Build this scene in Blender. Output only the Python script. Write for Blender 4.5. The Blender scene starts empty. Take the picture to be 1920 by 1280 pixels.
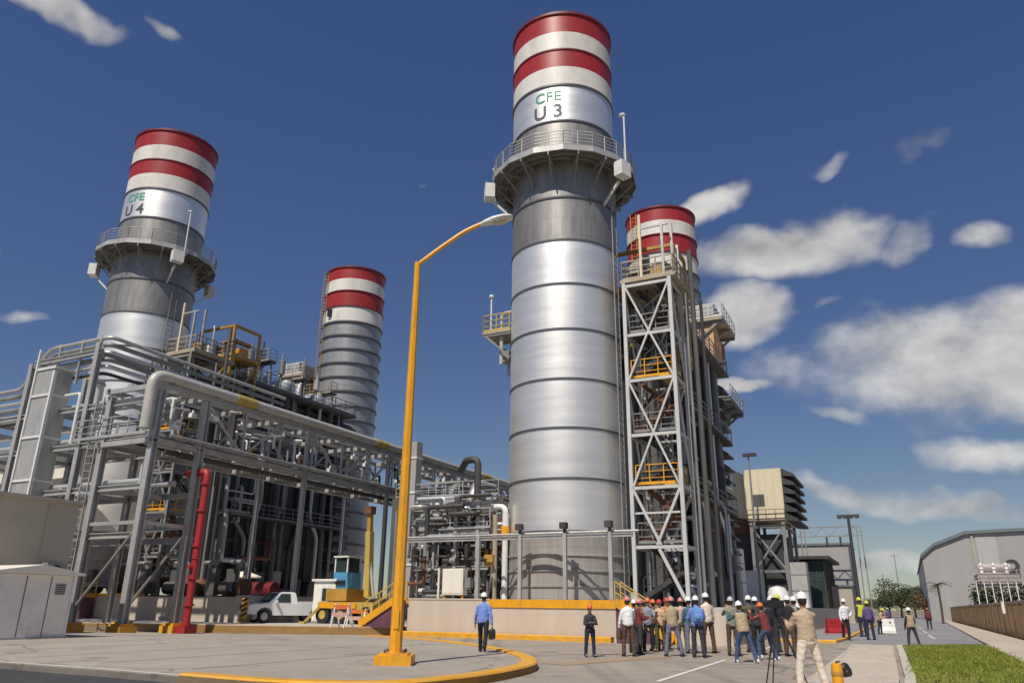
import bpy, math, random
from mathutils import Vector, Matrix, Quaternion, noise as mnoise
random.seed(11)
PI = math.pi
R = math.radians
scene = bpy.context.scene
COL = scene.collection

# ------------------------------------------------------------------ camera model
FPX, ROLL, EYE = 1423.0, 0.0122, 1.5
PITCH = math.atan(495 / 1423.0)
SP, CP = math.sin(PITCH), math.cos(PITCH)
cr, sr = math.cos(ROLL), math.sin(ROLL)

def ray(px, py):
    dx, dy = px - 960, 640 - py
    x, y = (cr * dx - sr * dy) / FPX, (sr * dx + cr * dy) / FPX
    return Vector((x, CP - y * SP, SP + y * CP))

def gnd(px, py, z=0.0):
    r = ray(px, py); k = (z - EYE) / r.z
    return Vector((k * r.x, k * r.y, z))

def at_depth(px, py, Y):
    r = ray(px, py); k = Y / r.y
    return Vector((k * r.x, Y, EYE + k * r.z))

cam = bpy.data.cameras.new('camera')
cam.sensor_width = 36; cam.lens = FPX / 1920 * 36
cam.clip_start = 0.1; cam.clip_end = 9000
co = bpy.data.objects.new('camera', cam); COL.objects.link(co)
U_ = Vector((0, -SP, CP)); F_ = Vector((0, CP, SP)); X_ = Vector((1, 0, 0))
Rv = cr * X_ + sr * U_; Uv = -sr * X_ + cr * U_
m = Matrix((Rv, Uv, -F_)).transposed().to_4x4()
m.translation = Vector((0, 0, EYE))
co.matrix_world = m
scene.camera = co

# plant axes: u runs along the row of stacks, w runs away from the viewer
ANG = math.atan2(-0.4472, 0.8944)
P0 = Vector((3.2, 43.0, 0))
UXV = Vector((0.8944, -0.4472, 0)); WXV = Vector((0.4472, 0.8944, 0))

def W(u, w, z=0.0):
    return P0 + u * UXV + w * WXV + Vector((0, 0, z))

# ------------------------------------------------------------------ light and sky
SUN_AZ, SUN_EL = 26, 54           # degrees: left of straight behind the camera, height
S = Vector((-math.sin(R(SUN_AZ)) * math.cos(R(SUN_EL)), -math.cos(R(SUN_AZ)) * math.cos(R(SUN_EL)), math.sin(R(SUN_EL))))
sl = bpy.data.lights.new('sun', 'SUN'); sl.energy = 4.3; sl.angle = R(0.53); sl.color = (1, 0.93, 0.82)
so = bpy.data.objects.new('sun', sl); COL.objects.link(so)
so.rotation_euler = S.to_track_quat('Z', 'Y').to_euler(); so.location = (-30, -40, 60)

wd = bpy.data.worlds.new('World'); scene.world = wd; wd.use_nodes = True
N = wd.node_tree.nodes; L = wd.node_tree.links
N.clear()
def nd(t, **k):
    n = N.new(t)
    for a, b in k.items(): setattr(n, a, b)
    return n
out = nd('ShaderNodeOutputWorld')
bg = nd('ShaderNodeBackground'); bg.inputs['Strength'].default_value = 0.112
sky = nd('ShaderNodeTexSky', sky_type='NISHITA', sun_disc=False)
sky.sun_elevation = R(SUN_EL); sky.sun_rotation = R(180 + SUN_AZ)
sky.air_density = 1.0; sky.dust_density = 0.1; sky.ozone_density = 2.2; sky.altitude = 40
hs = nd('ShaderNodeHueSaturation'); hs.inputs['Saturation'].default_value = 1.5; hs.inputs['Hue'].default_value = 0.52; hs.inputs['Value'].default_value = 1.0
gm = nd('ShaderNodeGamma'); gm.inputs['Gamma'].default_value = 0.65
L.new(sky.outputs[0], gm.inputs['Color']); L.new(gm.outputs[0], hs.inputs['Color'])
tc = nd('ShaderNodeTexCoord')
def math_n(op, a, b=None, c=None, clamp=False):
    n = nd('ShaderNodeMath', operation=op, use_clamp=clamp)
    for i, v in enumerate((a, b, c)):
        if v is None: continue
        if isinstance(v, (int, float)): n.inputs[i].default_value = v
        else: L.new(v, n.inputs[i])
    return n.outputs[0]
def vmath(op, a, b=None):
    n = nd('ShaderNodeVectorMath', operation=op)
    for i, v in enumerate((a, b)):
        if v is None: continue
        if isinstance(v, (tuple, list, Vector)): n.inputs[i].default_value = tuple(v)
        elif isinstance(v, (int, float)): n.inputs['Scale'].default_value = v
        else: L.new(v, n.inputs[i])
    return n
def noise_n(vec, scale, detail, rough):
    n = nd('ShaderNodeTexNoise'); n.inputs['Scale'].default_value = scale
    n.inputs['Detail'].default_value = detail; n.inputs['Roughness'].default_value = rough
    L.new(vec, n.inputs['Vector']); return n
dirv = tc.outputs['Generated']
# squash so cloud puffs are wider than tall
sq = vmath('MULTIPLY', dirv, (1, 1, 1.35)).outputs[0]
wn = noise_n(sq, 5.0, 4, 0.55)
wv = vmath('SUBTRACT', wn.outputs['Color'], (0.5, 0.5, 0.5)).outputs[0]
wv2 = vmath('SCALE', wv, 0.10).outputs[0]
dw = vmath('ADD', dirv, wv2).outputs[0]
CLOUDS = [  # px, py, half width, half height, tilt (deg, image counter-clockwise), weight
    (1790, 665, 310, 100, 8, 1.1), (1700, 735, 170, 45, 4, .7), (1880, 595, 150, 60, 14, 1.0),
    (1470, 462, 180, 50, 7, 1.05), (1590, 435, 60, 30, 10, .8), (1345, 374, 68, 25, 22, .95),
    (1722, 435, 62, 46, 40, .60), (1826, 443, 54, 26, 8, .58), (1395, 590, 78, 58, 10, 1.1),
    (1385, 736, 70, 16, 2, .75), (80, 14, 130, 28, -6, .95), (285, 45, 36, 18, -35, .5),
    (45, 600, 70, 15, -6, .75), (1850, 838, 140, 45, 0, .72), (1640, 925, 190, 30, 0, .66),
    (1540, 912, 60, 22, 0, .6), (1800, 945, 170, 24, 3, .75), (1530, 322, 60, 15, 8, .38),
    (1700, 310, 80, 40, 40, .42), (1565, 785, 80, 20, -8, .55), (1580, 640, 60, 20, 10, .5),
    (1640, 1050, 170, 30, 0, .75), (800, 358, 22, 10, 0, .25), (1560, 560, 50, 14, 20, .4),
    (-250, 420, 220, 60, 0, 1), (2250, 500, 200, 70, 0, 1), (500, -500, 300, 80, 20, 1), (1500, -700, 350, 90, -10, 1)]
F = None; SH = None
for (px, py, hw, hh, tilt, wgt) in CLOUDS:
    c = ray(px, py).normalized()
    ex = (ray(px + 1, py).normalized() - c); ey = (ray(px, py - 1).normalized() - c)
    kx, ky = 1 / ex.length_squared, 1 / ey.length_squared
    t = R(tilt)
    # local pixel coordinates: X = d.ex*kx ; Y = d.ey*ky  (relative to centre)
    vx, vy = ex * kx, ey * ky
    a = (vx * math.cos(t) + vy * math.sin(t)) / hw
    b = (-vx * math.sin(t) + vy * math.cos(t)) / hh
    da = math_n('SUBTRACT', vmath('DOT_PRODUCT', dw, a).outputs['Value'], a.dot(c))
    db = math_n('SUBTRACT', vmath('DOT_PRODUCT', dw, b).outputs['Value'], b.dot(c))
    m2 = math_n('MULTIPLY_ADD', da, da, math_n('MULTIPLY', db, db))
    f = math_n('MULTIPLY_ADD', m2, -0.66, wgt)
    F = f if F is None else math_n('MAXIMUM', F, f)
fb = noise_n(sq, 12.0, 9, 0.5)
fb2 = noise_n(sq, 5.5, 5, 0.5)
up_ = vmath('ADD', sq, (-0.012, -0.006, 0.034)).outputs[0]
fbo = noise_n(up_, 12.0, 3, 0.5)
d1 = math_n('MULTIPLY_ADD', math_n('SUBTRACT', fb.outputs['Fac'], 0.5), 1.55, F)
d2 = math_n('MULTIPLY_ADD', math_n('SUBTRACT', fb2.outputs['Fac'], 0.5), 1.5, d1)
mr = nd('ShaderNodeMapRange', interpolation_type='SMOOTHSTEP'); L.new(d2, mr.inputs['Value'])
mr.inputs['From Min'].default_value = 0.0; mr.inputs['From Max'].default_value = 1.08
mr.inputs['To Max'].default_value = 0.92
# cloud bodies: sunlit where they thin out towards the top, greyer bellies where they are thick
lit = math_n('MULTIPLY_ADD', math_n('SUBTRACT', fb.outputs['Fac'], fbo.outputs['Fac']), 2.0, 0.62)
lit = math_n('MULTIPLY_ADD', d2, -0.13, lit, True)
ccol = nd('ShaderNodeMix', data_type='RGBA')
L.new(lit, ccol.inputs['Factor'])
ccol.inputs['A'].default_value = (3.3, 3.25, 3.28, 1); ccol.inputs['B'].default_value = (7.2, 7.0, 6.7, 1)
mix = nd('ShaderNodeMix', data_type='RGBA')
L.new(mr.outputs[0], mix.inputs['Factor']); L.new(hs.outputs[0], mix.inputs['A']); L.new(ccol.outputs['Result'], mix.inputs['B'])
L.new(mix.outputs['Result'], bg.inputs['Color']); L.new(bg.outputs[0], out.inputs['Surface'])
vs = scene.view_settings
vs.view_transform = 'Standard'; vs.look = 'None'; vs.exposure = 0.0; vs.gamma = 1.0; vs.use_curve_mapping = False

# ------------------------------------------------------------------ mesh builder
def unit(v): return v.normalized() if v.length > 1e-9 else Vector((0, 0, 1))

class MB:
    def __init__(s): s.v = []; s.f = []
    def add(s, vs, fs):
        n = len(s.v); s.v += [Vector(v) for v in vs]; s.f += [tuple(i + n for i in f) for f in fs]; return s
    def box(s, c, d, rz=0.0):
        c = Vector(c); x, y, z = d[0] / 2, d[1] / 2, d[2] / 2
        vs = [(-x, -y, -z), (x, -y, -z), (x, y, -z), (-x, y, -z), (-x, -y, z), (x, -y, z), (x, y, z), (-x, y, z)]
        M = Matrix.Rotation(rz, 3, 'Z')
        return s.add([M @ Vector(v) + c for v in vs], [(3, 2, 1, 0), (4, 5, 6, 7), (0, 1, 5, 4), (1, 2, 6, 5), (2, 3, 7, 6), (3, 0, 4, 7)])
    def bx(s, x0, x1, y0, y1, z0, z1):
        return s.box(((x0 + x1) / 2, (y0 + y1) / 2, (z0 + z1) / 2), (x1 - x0, y1 - y0, z1 - z0))
    def beam(s, p, q, w, h=None, up=(0, 0, 1)):
        h = h or w; p, q, up = Vector(p), Vector(q), Vector(up)
        d = unit(q - p)
        if abs(d.dot(unit(up))) > 0.98: up = Vector((0, 1, 0))
        a = unit(d.cross(up)); b = unit(a.cross(d))
        vs = []
        for e in (p, q):
            for (i, j) in ((-1, -1), (1, -1), (1, 1), (-1, 1)): vs.append(e + a * (i * w / 2) + b * (j * h / 2))
        return s.add(vs, [(0, 1, 2, 3), (7, 6, 5, 4), (4, 5, 1, 0), (5, 6, 2, 1), (6, 7, 3, 2), (7, 4, 0, 3)])
    def ibeam(s, p, q, w, h=None, up=(0, 0, 1), t=0.03):
        h = h or w; p, q, up = Vector(p), Vector(q), Vector(up)
        d = unit(q - p)
        if abs(d.dot(unit(up))) > 0.98: up = Vector((0, 1, 0))
        a = unit(d.cross(up)); b = unit(a.cross(d))
        o = b * (h / 2 - t / 2)
        s.beam(p + o, q + o, w, t, b); s.beam(p - o, q - o, w, t, b); s.beam(p, q, t, h - 2 * t, b)
        return s
    def tube(s, p, q, r, n=8, r2=None):
        return s.path([p, q], r, n, 0, r2)
    def path(s, pts, r, n=8, bend=0.0, r2=None, k=4):
        pts = [Vector(p) for p in pts]
        if bend > 0 and len(pts) > 2:
            o = [pts[0]]
            for i in range(1, len(pts) - 1):
                A, B, C = pts[i - 1], pts[i], pts[i + 1]
                b = min(bend, (A - B).length * .49, (C - B).length * .49)
                p1 = B + unit(A - B) * b; p2 = B + unit(C - B) * b
                for j in range(k + 1):
                    t = j / k; o.append((1 - t) ** 2 * p1 + 2 * t * (1 - t) * B + t * t * p2)
            o.append(pts[-1]); pts = o
        T = [unit(pts[min(i + 1, len(pts) - 1)] - pts[max(i - 1, 0)]) for i in range(len(pts))]
        up = Vector((0, 0, 1)) if abs(T[0].z) < 0.9 else Vector((1, 0, 0))
        a = unit(T[0].cross(up)); rings = []
        for i, p in enumerate(pts):
            a = unit(a - T[i] * a.dot(T[i])); b = T[i].cross(a)
            rr = r if r2 is None else r + (r2 - r) * i / (len(pts) - 1)
            rings.append([p + (a * math.cos(2 * PI * j / n) + b * math.sin(2 * PI * j / n)) * rr for j in range(n)])
        return s.loft(rings)
    def loft(s, rings, cap=True, closed=True):
        n = len(rings[0]); vs = [v for r in rings for v in r]; fs = []
        for i in range(len(rings) - 1):
            for j in range(n if closed else n - 1):
                k = (j + 1) % n
                fs.append((i * n + j, i * n + k, (i + 1) * n + k, (i + 1) * n + j))
        if cap and closed:
            fs.append(tuple(range(n - 1, -1, -1))); e = (len(rings) - 1) * n; fs.append(tuple(e + j for j in range(n)))
        return s.add(vs, fs)
    def lathe(s, prof, c=(0, 0, 0), n=64, cap=False, a0=0.0, a1=2 * PI):
        c = Vector(c); full = abs(a1 - a0 - 2 * PI) < 1e-6
        m_ = n if full else n + 1
        rings = [[c + Vector((r * math.cos(a0 + (a1 - a0) * j / n), r * math.sin(a0 + (a1 - a0) * j / n), z)) for j in range(m_)] for (r, z) in prof]
        return s.loft(rings, cap, full)
    def prism(s, poly, z0, z1):
        n = len(poly); area = sum(poly[i][0] * poly[(i + 1) % n][1] - poly[(i + 1) % n][0] * poly[i][1] for i in range(n))
        if area < 0: poly = poly[::-1]
        vs = [(p[0], p[1], z0) for p in poly] + [(p[0], p[1], z1) for p in poly]
        fs = [tuple(range(n - 1, -1, -1)), tuple(range(n, 2 * n))] + [(i, (i + 1) % n, n + (i + 1) % n, n + i) for i in range(n)]
        return s.add(vs, fs)
    def profile(s, poly, axis, a, b):
        """extrude a 2-D outline (p, q=z) along x or y from a to b"""
        n = len(poly)
        f = (lambda t, p: (t, p[0], p[1])) if axis == 'x' else (lambda t, p: (p[0], t, p[1]))
        vs = [f(a, p) for p in poly] + [f(b, p) for p in poly]
        fs = [tuple(range(n)), tuple(range(2 * n - 1, n - 1, -1))] + [(i + n, (i + 1) % n + n, (i + 1) % n, i) for i in range(n)]
        return s.add(vs, fs)
    def ell(s, c, r, n=12, m=8, rot=None):
        c = Vector(c); rings = []
        for i in range(m + 1):
            t = -PI / 2 + PI * min(max(i / m, .02), .98)
            rings.append([Vector((r[0] * math.cos(t) * math.cos(2 * PI * j / n), r[1] * math.cos(t) * math.sin(2 * PI * j / n), r[2] * math.sin(t))) for j in range(n)])
        if rot is not None: rings = [[rot @ v for v in q] for q in rings]
        return s.loft([[v + c for v in q] for q in rings])
    def rail(s, pts, h=1.1, step=1.5, t=0.055, mids=2, kick=True):
        pts = [Vector(p) for p in pts]; z = Vector((0, 0, 1))
        for a, b in zip(pts, pts[1:]):
            n = max(1, round((b - a).length / step))
            for i in range(n + 1):
                p = a.lerp(b, i / n); s.beam(p, p + z * h, t)
            s.beam(a + z * h, b + z * h, t)
            for k in range(1, mids + 1): s.beam(a + z * (h * k / (mids + 1)), b + z * (h * k / (mids + 1)), t * .7)
            if kick: s.beam(a + z * .08, b + z * .08, .02, .14)
        return s
    def ladder(s, p, q, w=0.5, dirn=(1, 0, 0)):
        p, q = Vector(p), Vector(q); d = Vector(dirn) * w / 2
        s.beam(p - d, q - d, .06); s.beam(p + d, q + d, .06)
        n = int((q - p).length / 0.4)
        for i in range(1, n): c = p.lerp(q, i / n); s.beam(c - d, c + d, .035)
        return s
    def mesh(s, name, smooth=True, ang=35):
        me = bpy.data.meshes.new(name)
        me.from_pydata([tuple(v) for v in s.v], [], s.f); me.update()
        if smooth:
            me.polygons.foreach_set('use_smooth', [True] * len(me.polygons))
            me.set_sharp_from_angle(angle=R(ang))
        return me
    def build(s, name, mt, parent=None, smooth=True, **tags):
        o = bpy.data.objects.new(name, s.mesh(name, smooth)); COL.objects.link(o)
        if isinstance(mt, str): mt = M[mt]
        o.data.materials.append(mt)
        if parent: o.parent = parent
        if tags: tag(o, **tags)
        return o

def tag(o, label=None, cat=None, group=None, kind=None):
    if label: o['label'] = label
    if cat: o['category'] = cat
    if group: o['group'] = group
    if kind: o['kind'] = kind
    return o

def thing(name, loc, rz, label, cat, group=None):
    o = bpy.data.objects.new(name, None); COL.objects.link(o); o.empty_display_size = .2
    o.location = loc; o.rotation_euler = (0, 0, rz)
    return tag(o, label, cat, group)

def pthing(name, u, w, z, label, cat, group=None):
    return thing(name, W(u, w, z), ANG, label, cat, group)

def copy_tree(o, parent=None):
    c = o.copy(); COL.objects.link(c)
    if parent: c.parent = parent
    for ch in list(o.children): copy_tree(ch, c)
    return c

def struct(name, mb, mt, smooth=False):
    return mb.build(name, mt, None, smooth, kind='structure')
# ------------------------------------------------------------------ materials
M = {}
def mat(name, col, rough=.6, metal=0., var=.12, scale=3., bump=0., stretch=(1, 1, 1), dirt=None, dirt_amt=.35, spec=None, detail=6):
    m = bpy.data.materials.new(name); m.use_nodes = True
    nt = m.node_tree; n = nt.nodes; l = nt.links
    b = n['Principled BSDF']
    b.inputs['Roughness'].default_value = rough; b.inputs['Metallic'].default_value = metal
    if spec is not None: b.inputs['Specular IOR Level'].default_value = spec
    tcn = n.new('ShaderNodeTexCoord'); mp = n.new('ShaderNodeMapping'); mp.inputs['Scale'].default_value = stretch
    l.new(tcn.outputs['Object'], mp.inputs['Vector'])
    nz = n.new('ShaderNodeTexNoise'); nz.inputs['Scale'].default_value = scale; nz.inputs['Detail'].default_value = detail; nz.inputs['Roughness'].default_value = .62
    l.new(mp.outputs[0], nz.inputs['Vector'])
    rmp = n.new('ShaderNodeMapRange'); l.new(nz.outputs['Fac'], rmp.inputs['Value'])
    rmp.inputs['From Min'].default_value = .25; rmp.inputs['From Max'].default_value = .75
    rmp.inputs['To Min'].default_value = 1 - var; rmp.inputs['To Max'].default_value = 1 + var
    mx = n.new('ShaderNodeVectorMath'); mx.operation = 'SCALE'; mx.inputs[0].default_value = col[:3]
    l.new(rmp.outputs[0], mx.inputs['Scale'])
    src = mx.outputs[0]
    if dirt is not None:
        n2 = n.new('ShaderNodeTexNoise'); n2.inputs['Scale'].default_value = scale * .37; n2.inputs['Detail'].default_value = 8; n2.inputs['Roughness'].default_value = .7
        l.new(mp.outputs[0], n2.inputs['Vector'])
        r2 = n.new('ShaderNodeMapRange'); l.new(n2.outputs['Fac'], r2.inputs['Value'])
        r2.inputs['From Min'].default_value = .48; r2.inputs['From Max'].default_value = .72; r2.inputs['To Max'].default_value = dirt_amt
        mm = n.new('ShaderNodeMix'); mm.data_type = 'RGBA'
        l.new(r2.outputs[0], mm.inputs['Factor']); l.new(src, mm.inputs['A']); mm.inputs['B'].default_value = (*dirt[:3], 1)
        src = mm.outputs['Result']
    l.new(src, b.inputs['Base Color'])
    if bump:
        bp = n.new('ShaderNodeBump'); bp.inputs['Strength'].default_value = bump; bp.inputs['Distance'].default_value = .02
        l.new(nz.outputs['Fac'], bp.inputs['Height']); l.new(bp.outputs[0], b.inputs['Normal'])
    M[name] = m
    return m

def cyl_panel_mat(name, col, col2, mortar, rough, metal, pw, ph, radius=3.3, var=.1, streak=.25, msize=.012, grain=(1.6, .22, 1)):
    """sheet-metal cladding on a cylinder: plates with seams, each a little different, faint streaks"""
    m = bpy.data.materials.new(name); m.use_nodes = True
    nt = m.node_tree; n = nt.nodes; l = nt.links; b = n['Principled BSDF']
    tcn = n.new('ShaderNodeTexCoord'); sx = n.new('ShaderNodeSeparateXYZ'); l.new(tcn.outputs['Object'], sx.inputs[0])
    at = n.new('ShaderNodeMath'); at.operation = 'ARCTAN2'; l.new(sx.outputs['Y'], at.inputs[0]); l.new(sx.outputs['X'], at.inputs[1])
    mu = n.new('ShaderNodeMath'); mu.operation = 'MULTIPLY'; mu.inputs[1].default_value = radius; l.new(at.outputs[0], mu.inputs[0])
    cx = n.new('ShaderNodeCombineXYZ'); l.new(mu.outputs[0], cx.inputs['X']); l.new(sx.outputs['Z'], cx.inputs['Y'])
    br = n.new('ShaderNodeTexBrick'); l.new(cx.outputs[0], br.inputs['Vector'])
    br.inputs['Color1'].default_value = (*col, 1); br.inputs['Color2'].default_value = (*col2, 1); br.inputs['Mortar'].default_value = (*mortar, 1)
    br.inputs['Scale'].default_value = 1; br.inputs['Mortar Size'].default_value = msize; br.inputs['Brick Width'].default_value = pw; br.inputs['Row Height'].default_value = ph
    mp = n.new('ShaderNodeMapping'); mp.inputs['Scale'].default_value = grain; l.new(cx.outputs[0], mp.inputs['Vector'])
    nz = n.new('ShaderNodeTexNoise'); nz.inputs['Scale'].default_value = 1.0; nz.inputs['Detail'].default_value = 8; nz.inputs['Roughness'].default_value = .65
    l.new(mp.outputs[0], nz.inputs['Vector'])
    mr_ = n.new('ShaderNodeMapRange'); l.new(nz.outputs['Fac'], mr_.inputs['Value']); mr_.inputs['From Min'].default_value = .3; mr_.inputs['From Max'].default_value = .7
    mr_.inputs['To Min'].default_value = 1 - streak; mr_.inputs['To Max'].default_value = 1 + streak * .4
    mx = n.new('ShaderNodeVectorMath'); mx.operation = 'SCALE'; l.new(br.outputs['Color'], mx.inputs[0]); l.new(mr_.outputs[0], mx.inputs['Scale'])
    l.new(mx.outputs[0], b.inputs['Base Color'])
    b.inputs['Metallic'].default_value = metal
    rr = n.new('ShaderNodeMapRange'); l.new(nz.outputs['Fac'], rr.inputs['Value']); rr.inputs['To Min'].default_value = rough - .06; rr.inputs['To Max'].default_value = rough + .1
    l.new(rr.outputs[0], b.inputs['Roughness'])
    # slight oil-canning of the sheet
    n3 = n.new('ShaderNodeTexNoise'); n3.inputs['Scale'].default_value = .55; n3.inputs['Detail'].default_value = 2; l.new(cx.outputs[0], n3.inputs['Vector'])
    bp = n.new('ShaderNodeBump'); bp.inputs['Strength'].default_value = .25; bp.inputs['Distance'].default_value = .06; l.new(n3.outputs['Fac'], bp.inputs['Height']); l.new(bp.outputs[0], b.inputs['Normal'])
    M[name] = m
    return m

cyl_panel_mat('aluminium_cladding', (.98, .945, .885), (.95, .915, .855), (.80, .77, .73), .42, .80, 3.4, 2.7, streak=.07, msize=.004, grain=(.18, 2.2, 1))
cyl_panel_mat('bypass_cladding', (.40, .40, .41), (.35, .35, .36), (.24, .24, .25), .45, .5, 3.4, 1.55, streak=.14, msize=.01)
cyl_panel_mat('weathered_cladding', (.37, .355, .33), (.34, .325, .305), (.25, .245, .235), .45, .6, .62, 1.1, streak=.28, msize=.012)
cyl_panel_mat('skirt_steel', (.42, .395, .36), (.38, .36, .33), (.27, .26, .24), .6, .25, 2.2, .62, streak=.3, msize=.012)
mat('red_band', (.36, .026, .024), .40, 0, .2, 1.6, stretch=(1, 1, .25), dirt=(.22, .035, .03), dirt_amt=.6)
mat('white_band', (.74, .72, .67), .45, 0, .06, 1.2, stretch=(1, 1, .35), dirt=(.46, .40, .33), dirt_amt=.7)
mat('seam_steel', (.14, .14, .145), .5, .5, .12, 4)
mat('galvanised', (.47, .465, .45), .5, .35, .18, 2.5, stretch=(1, 1, .4), dirt=(.28, .27, .26), dirt_amt=.4)
mat('tower_paint', (.56, .56, .55), .5, .1, .1, 2.0, dirt=(.38, .36, .33), dirt_amt=.4)
mat('grating', (.17, .165, .15), .7, .2, .2, 3.0, dirt=(.1, .09, .08), dirt_amt=.4)
mat('mustard', (.42, .31, .07), .6, 0, .25, 2.0, dirt=(.36, .33, .26), dirt_amt=.7)
mat('pipe_white', (.45, .44, .41), .5, .1, .12, 1.6, dirt=(.40, .37, .31), dirt_amt=.55)
mat('white_steel', (.72, .72, .71), .5, 0, .1, 2.0, dirt=(.42, .39, .35), dirt_amt=.45)
mat('grey_steel', (.26, .26, .255), .55, .2, .2, 1.5, stretch=(1, 1, .35), dirt=(.18, .16, .14), dirt_amt=.5)
mat('dark_steel', (.055, .056, .058), .6, .2, .3, 1.2, stretch=(1, 1, .35), dirt=(.12, .08, .055), dirt_amt=.5)
mat('casing_grey', (.115, .112, .108), .6, .15, .28, .9, stretch=(1, 1, .25), dirt=(.075, .065, .06), dirt_amt=.6)
mat('platform_tan', (.40, .34, .25), .7, .1, .2, 1.5, dirt=(.2, .15, .1), dirt_amt=.5)
mat('lagging', (.66, .67, .68), .42, .55, .1, 2.0, dirt=(.45, .44, .42), dirt_amt=.35)
mat('yellow_paint', (.78, .36, .012), .45, 0, .14, 5.0, dirt=(.34, .19, .06), dirt_amt=.7, stretch=(1, 1, .5))
mat('pale_yellow', (.52, .36, .07), .5, 0, .25, 2.0, dirt=(.40, .33, .22), dirt_amt=.75)
mat('kerb_yellow', (.70, .34, .02), .6, 0, .2, 3.0, dirt=(.45, .33, .18), dirt_amt=.55, bump=.2)
mat('ochre_steel', (.48, .27, .05), .55, .1, .3, 1.5, dirt=(.2, .1, .04), dirt_amt=.6)
mat('peach_steel', (.60, .38, .18), .6, .1, .2, 1.5, dirt=(.3, .17, .08), dirt_amt=.5)
mat('rust_brown', (.16, .07, .04), .7, .1, .3, 1.5)
mat('red_paint', (.36, .02, .026), .5, 0, .2, 4.0, dirt=(.2, .04, .03), dirt_amt=.6)
mat('dark_red', (.16, .015, .02), .5, 0, .2, 2.0)
mat('blue_paint', (.10, .36, .62), .4, 0, .1, 2.0, dirt=(.08, .22, .38), dirt_amt=.4)
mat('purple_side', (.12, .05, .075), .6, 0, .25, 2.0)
mat('concrete', (.47, .44, .405), .85, 0, .13, 1.3, bump=.25, dirt=(.33, .30, .27), dirt_amt=.5)
mat('wall_concrete', (.56, .475, .385), .85, 0, .10, 1.4, bump=.2, stretch=(1, 1, .22), dirt=(.46, .41, .36), dirt_amt=.6)
mat('pavement', (.325, .285, .24), .85, 0, .10, .6, bump=.2, dirt=(.29, .26, .23), dirt_amt=.6)
mat('light_pavement', (.49, .415, .33), .85, 0, .09, .6, bump=.2, dirt=(.45, .40, .33), dirt_amt=.5)
mat('road_grey', (.30, .255, .21), .85, 0, .14, .5, bump=.3, dirt=(.23, .20, .17), dirt_amt=.6, detail=9)
mat('asphalt', (.05, .052, .054), .85, 0, .2, .9, bump=.4, dirt=(.075, .073, .07), dirt_amt=.5, detail=9)
mat('earth', (.22, .19, .14), .95, 0, .3, .05, dirt=(.10, .11, .05), dirt_amt=.7)
mat('gravel', (.30, .27, .235), .95, 0, .25, 2.5, bump=.5)
mat('grass_base', (.15, .165, .02), .95, 0, .35, 1.2, dirt=(.17, .15, .03), dirt_amt=.6)
mat('grass_blade', (.19, .22, .025), .8, 0, .35, 1.1, dirt=(.30, .26, .07), dirt_amt=.8)
mat('paint_white', (.78, .77, .74), .7, 0, .1, 6.0, dirt=(.45, .43, .40), dirt_amt=.6)
mat('line_white', (.70, .68, .62), .8, 0, .1, 6.0, dirt=(.36, .34, .31), dirt_amt=.8)
mat('shed_panel', (.82, .775, .70), .5, 0, .05, 1.5, dirt=(.40, .40, .42), dirt_amt=.4)
mat('cream_roof', (.80, .75, .64), .6, 0, .06, 1.5)
mat('taupe_wall', (.42, .38, .31), .8, 0, .10, .8, dirt=(.35, .31, .26), dirt_amt=.5)
mat('cream_panel', (.70, .61, .42), .6, 0, .07, 1.0, stretch=(1, 1, .3), dirt=(.5, .43, .3), dirt_amt=.4)
mat('cabinet_cream', (.78, .73, .62), .5, 0, .05, 2.0)
mat('glass', (.03, .05, .05), .12, 0, .2, 2.0)
mat('green_glass', (.030, .052, .047), .3, 0, .4, .5)
mat('tyre', (.02, .02, .022), .8, 0, .2, 6.0)
mat('rim', (.5, .5, .52), .35, .7, .1, 4.0)
mat('car_white', (.78, .78, .78), .25, 0, .03, 2.0)
mat('road_bluish', (.27, .26, .265), .85, 0, .14, .5, bump=.3, dirt=(.2, .2, .2), dirt_amt=.6, detail=9)
mat('black_plastic', (.018, .018, .02), .5, 0, .2, 5.0)
mat('lamp_head', (.62, .63, .60), .45, .2, .1, 4.0)
mat('lamp_lens', (.50, .48, .30), .3, 0, .1, 4.0)
mat('stone_wall', (.66, .47, .26), .9, 0, .25, 1.6, bump=.5, dirt=(.40, .26, .13), dirt_amt=.6)
mat('stone_cap', (.50, .46, .38), .85, 0, .12, 1.5)
mat('warehouse_grey', (.36, .35, .34), .55, .1, .08, .5, stretch=(1, 1, .15), dirt=(.34, .33, .33), dirt_amt=.4)
mat('loading_door', (.44, .43, .43), .55, .1, .06, .8)
mat('warehouse_roof', (.17, .20, .21), .5, .2, .1, .5)
mat('pinkish_steel', (.42, .36, .34), .6, .1, .2, 1.5)
mat('leaf_dark', (.030, .048, .014), .7, 0, .5, 1.0)
mat('leaf_mid', (.065, .085, .028), .7, 0, .5, 1.0)
mat('leaf_olive', (.10, .095, .045), .7, 0, .5, 1.0)
mat('leaf_red', (.16, .085, .035), .7, 0, .5, 1.0)
mat('bark', (.10, .07, .05), .9, 0, .3, 4.0)
mat('letter_green', (.10, .36, .27), .5, 0, .1, 3.0)
mat('letter_dark', (.10, .10, .105), .5, 0, .1, 3.0)
mat('umbrella_cloth', (.80, .76, .66), .8, 0, .05, 3.0)
mat('skin', (.34, .17, .10), .55, 0, .06, 8.0)
mat('skin_light', (.45, .25, .16), .55, 0, .06, 8.0)
mat('hair', (.02, .014, .01), .6, 0, .3, 20.0)
mat('eye', (.02, .015, .012), .3, 0, .0, 1.0)
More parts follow.
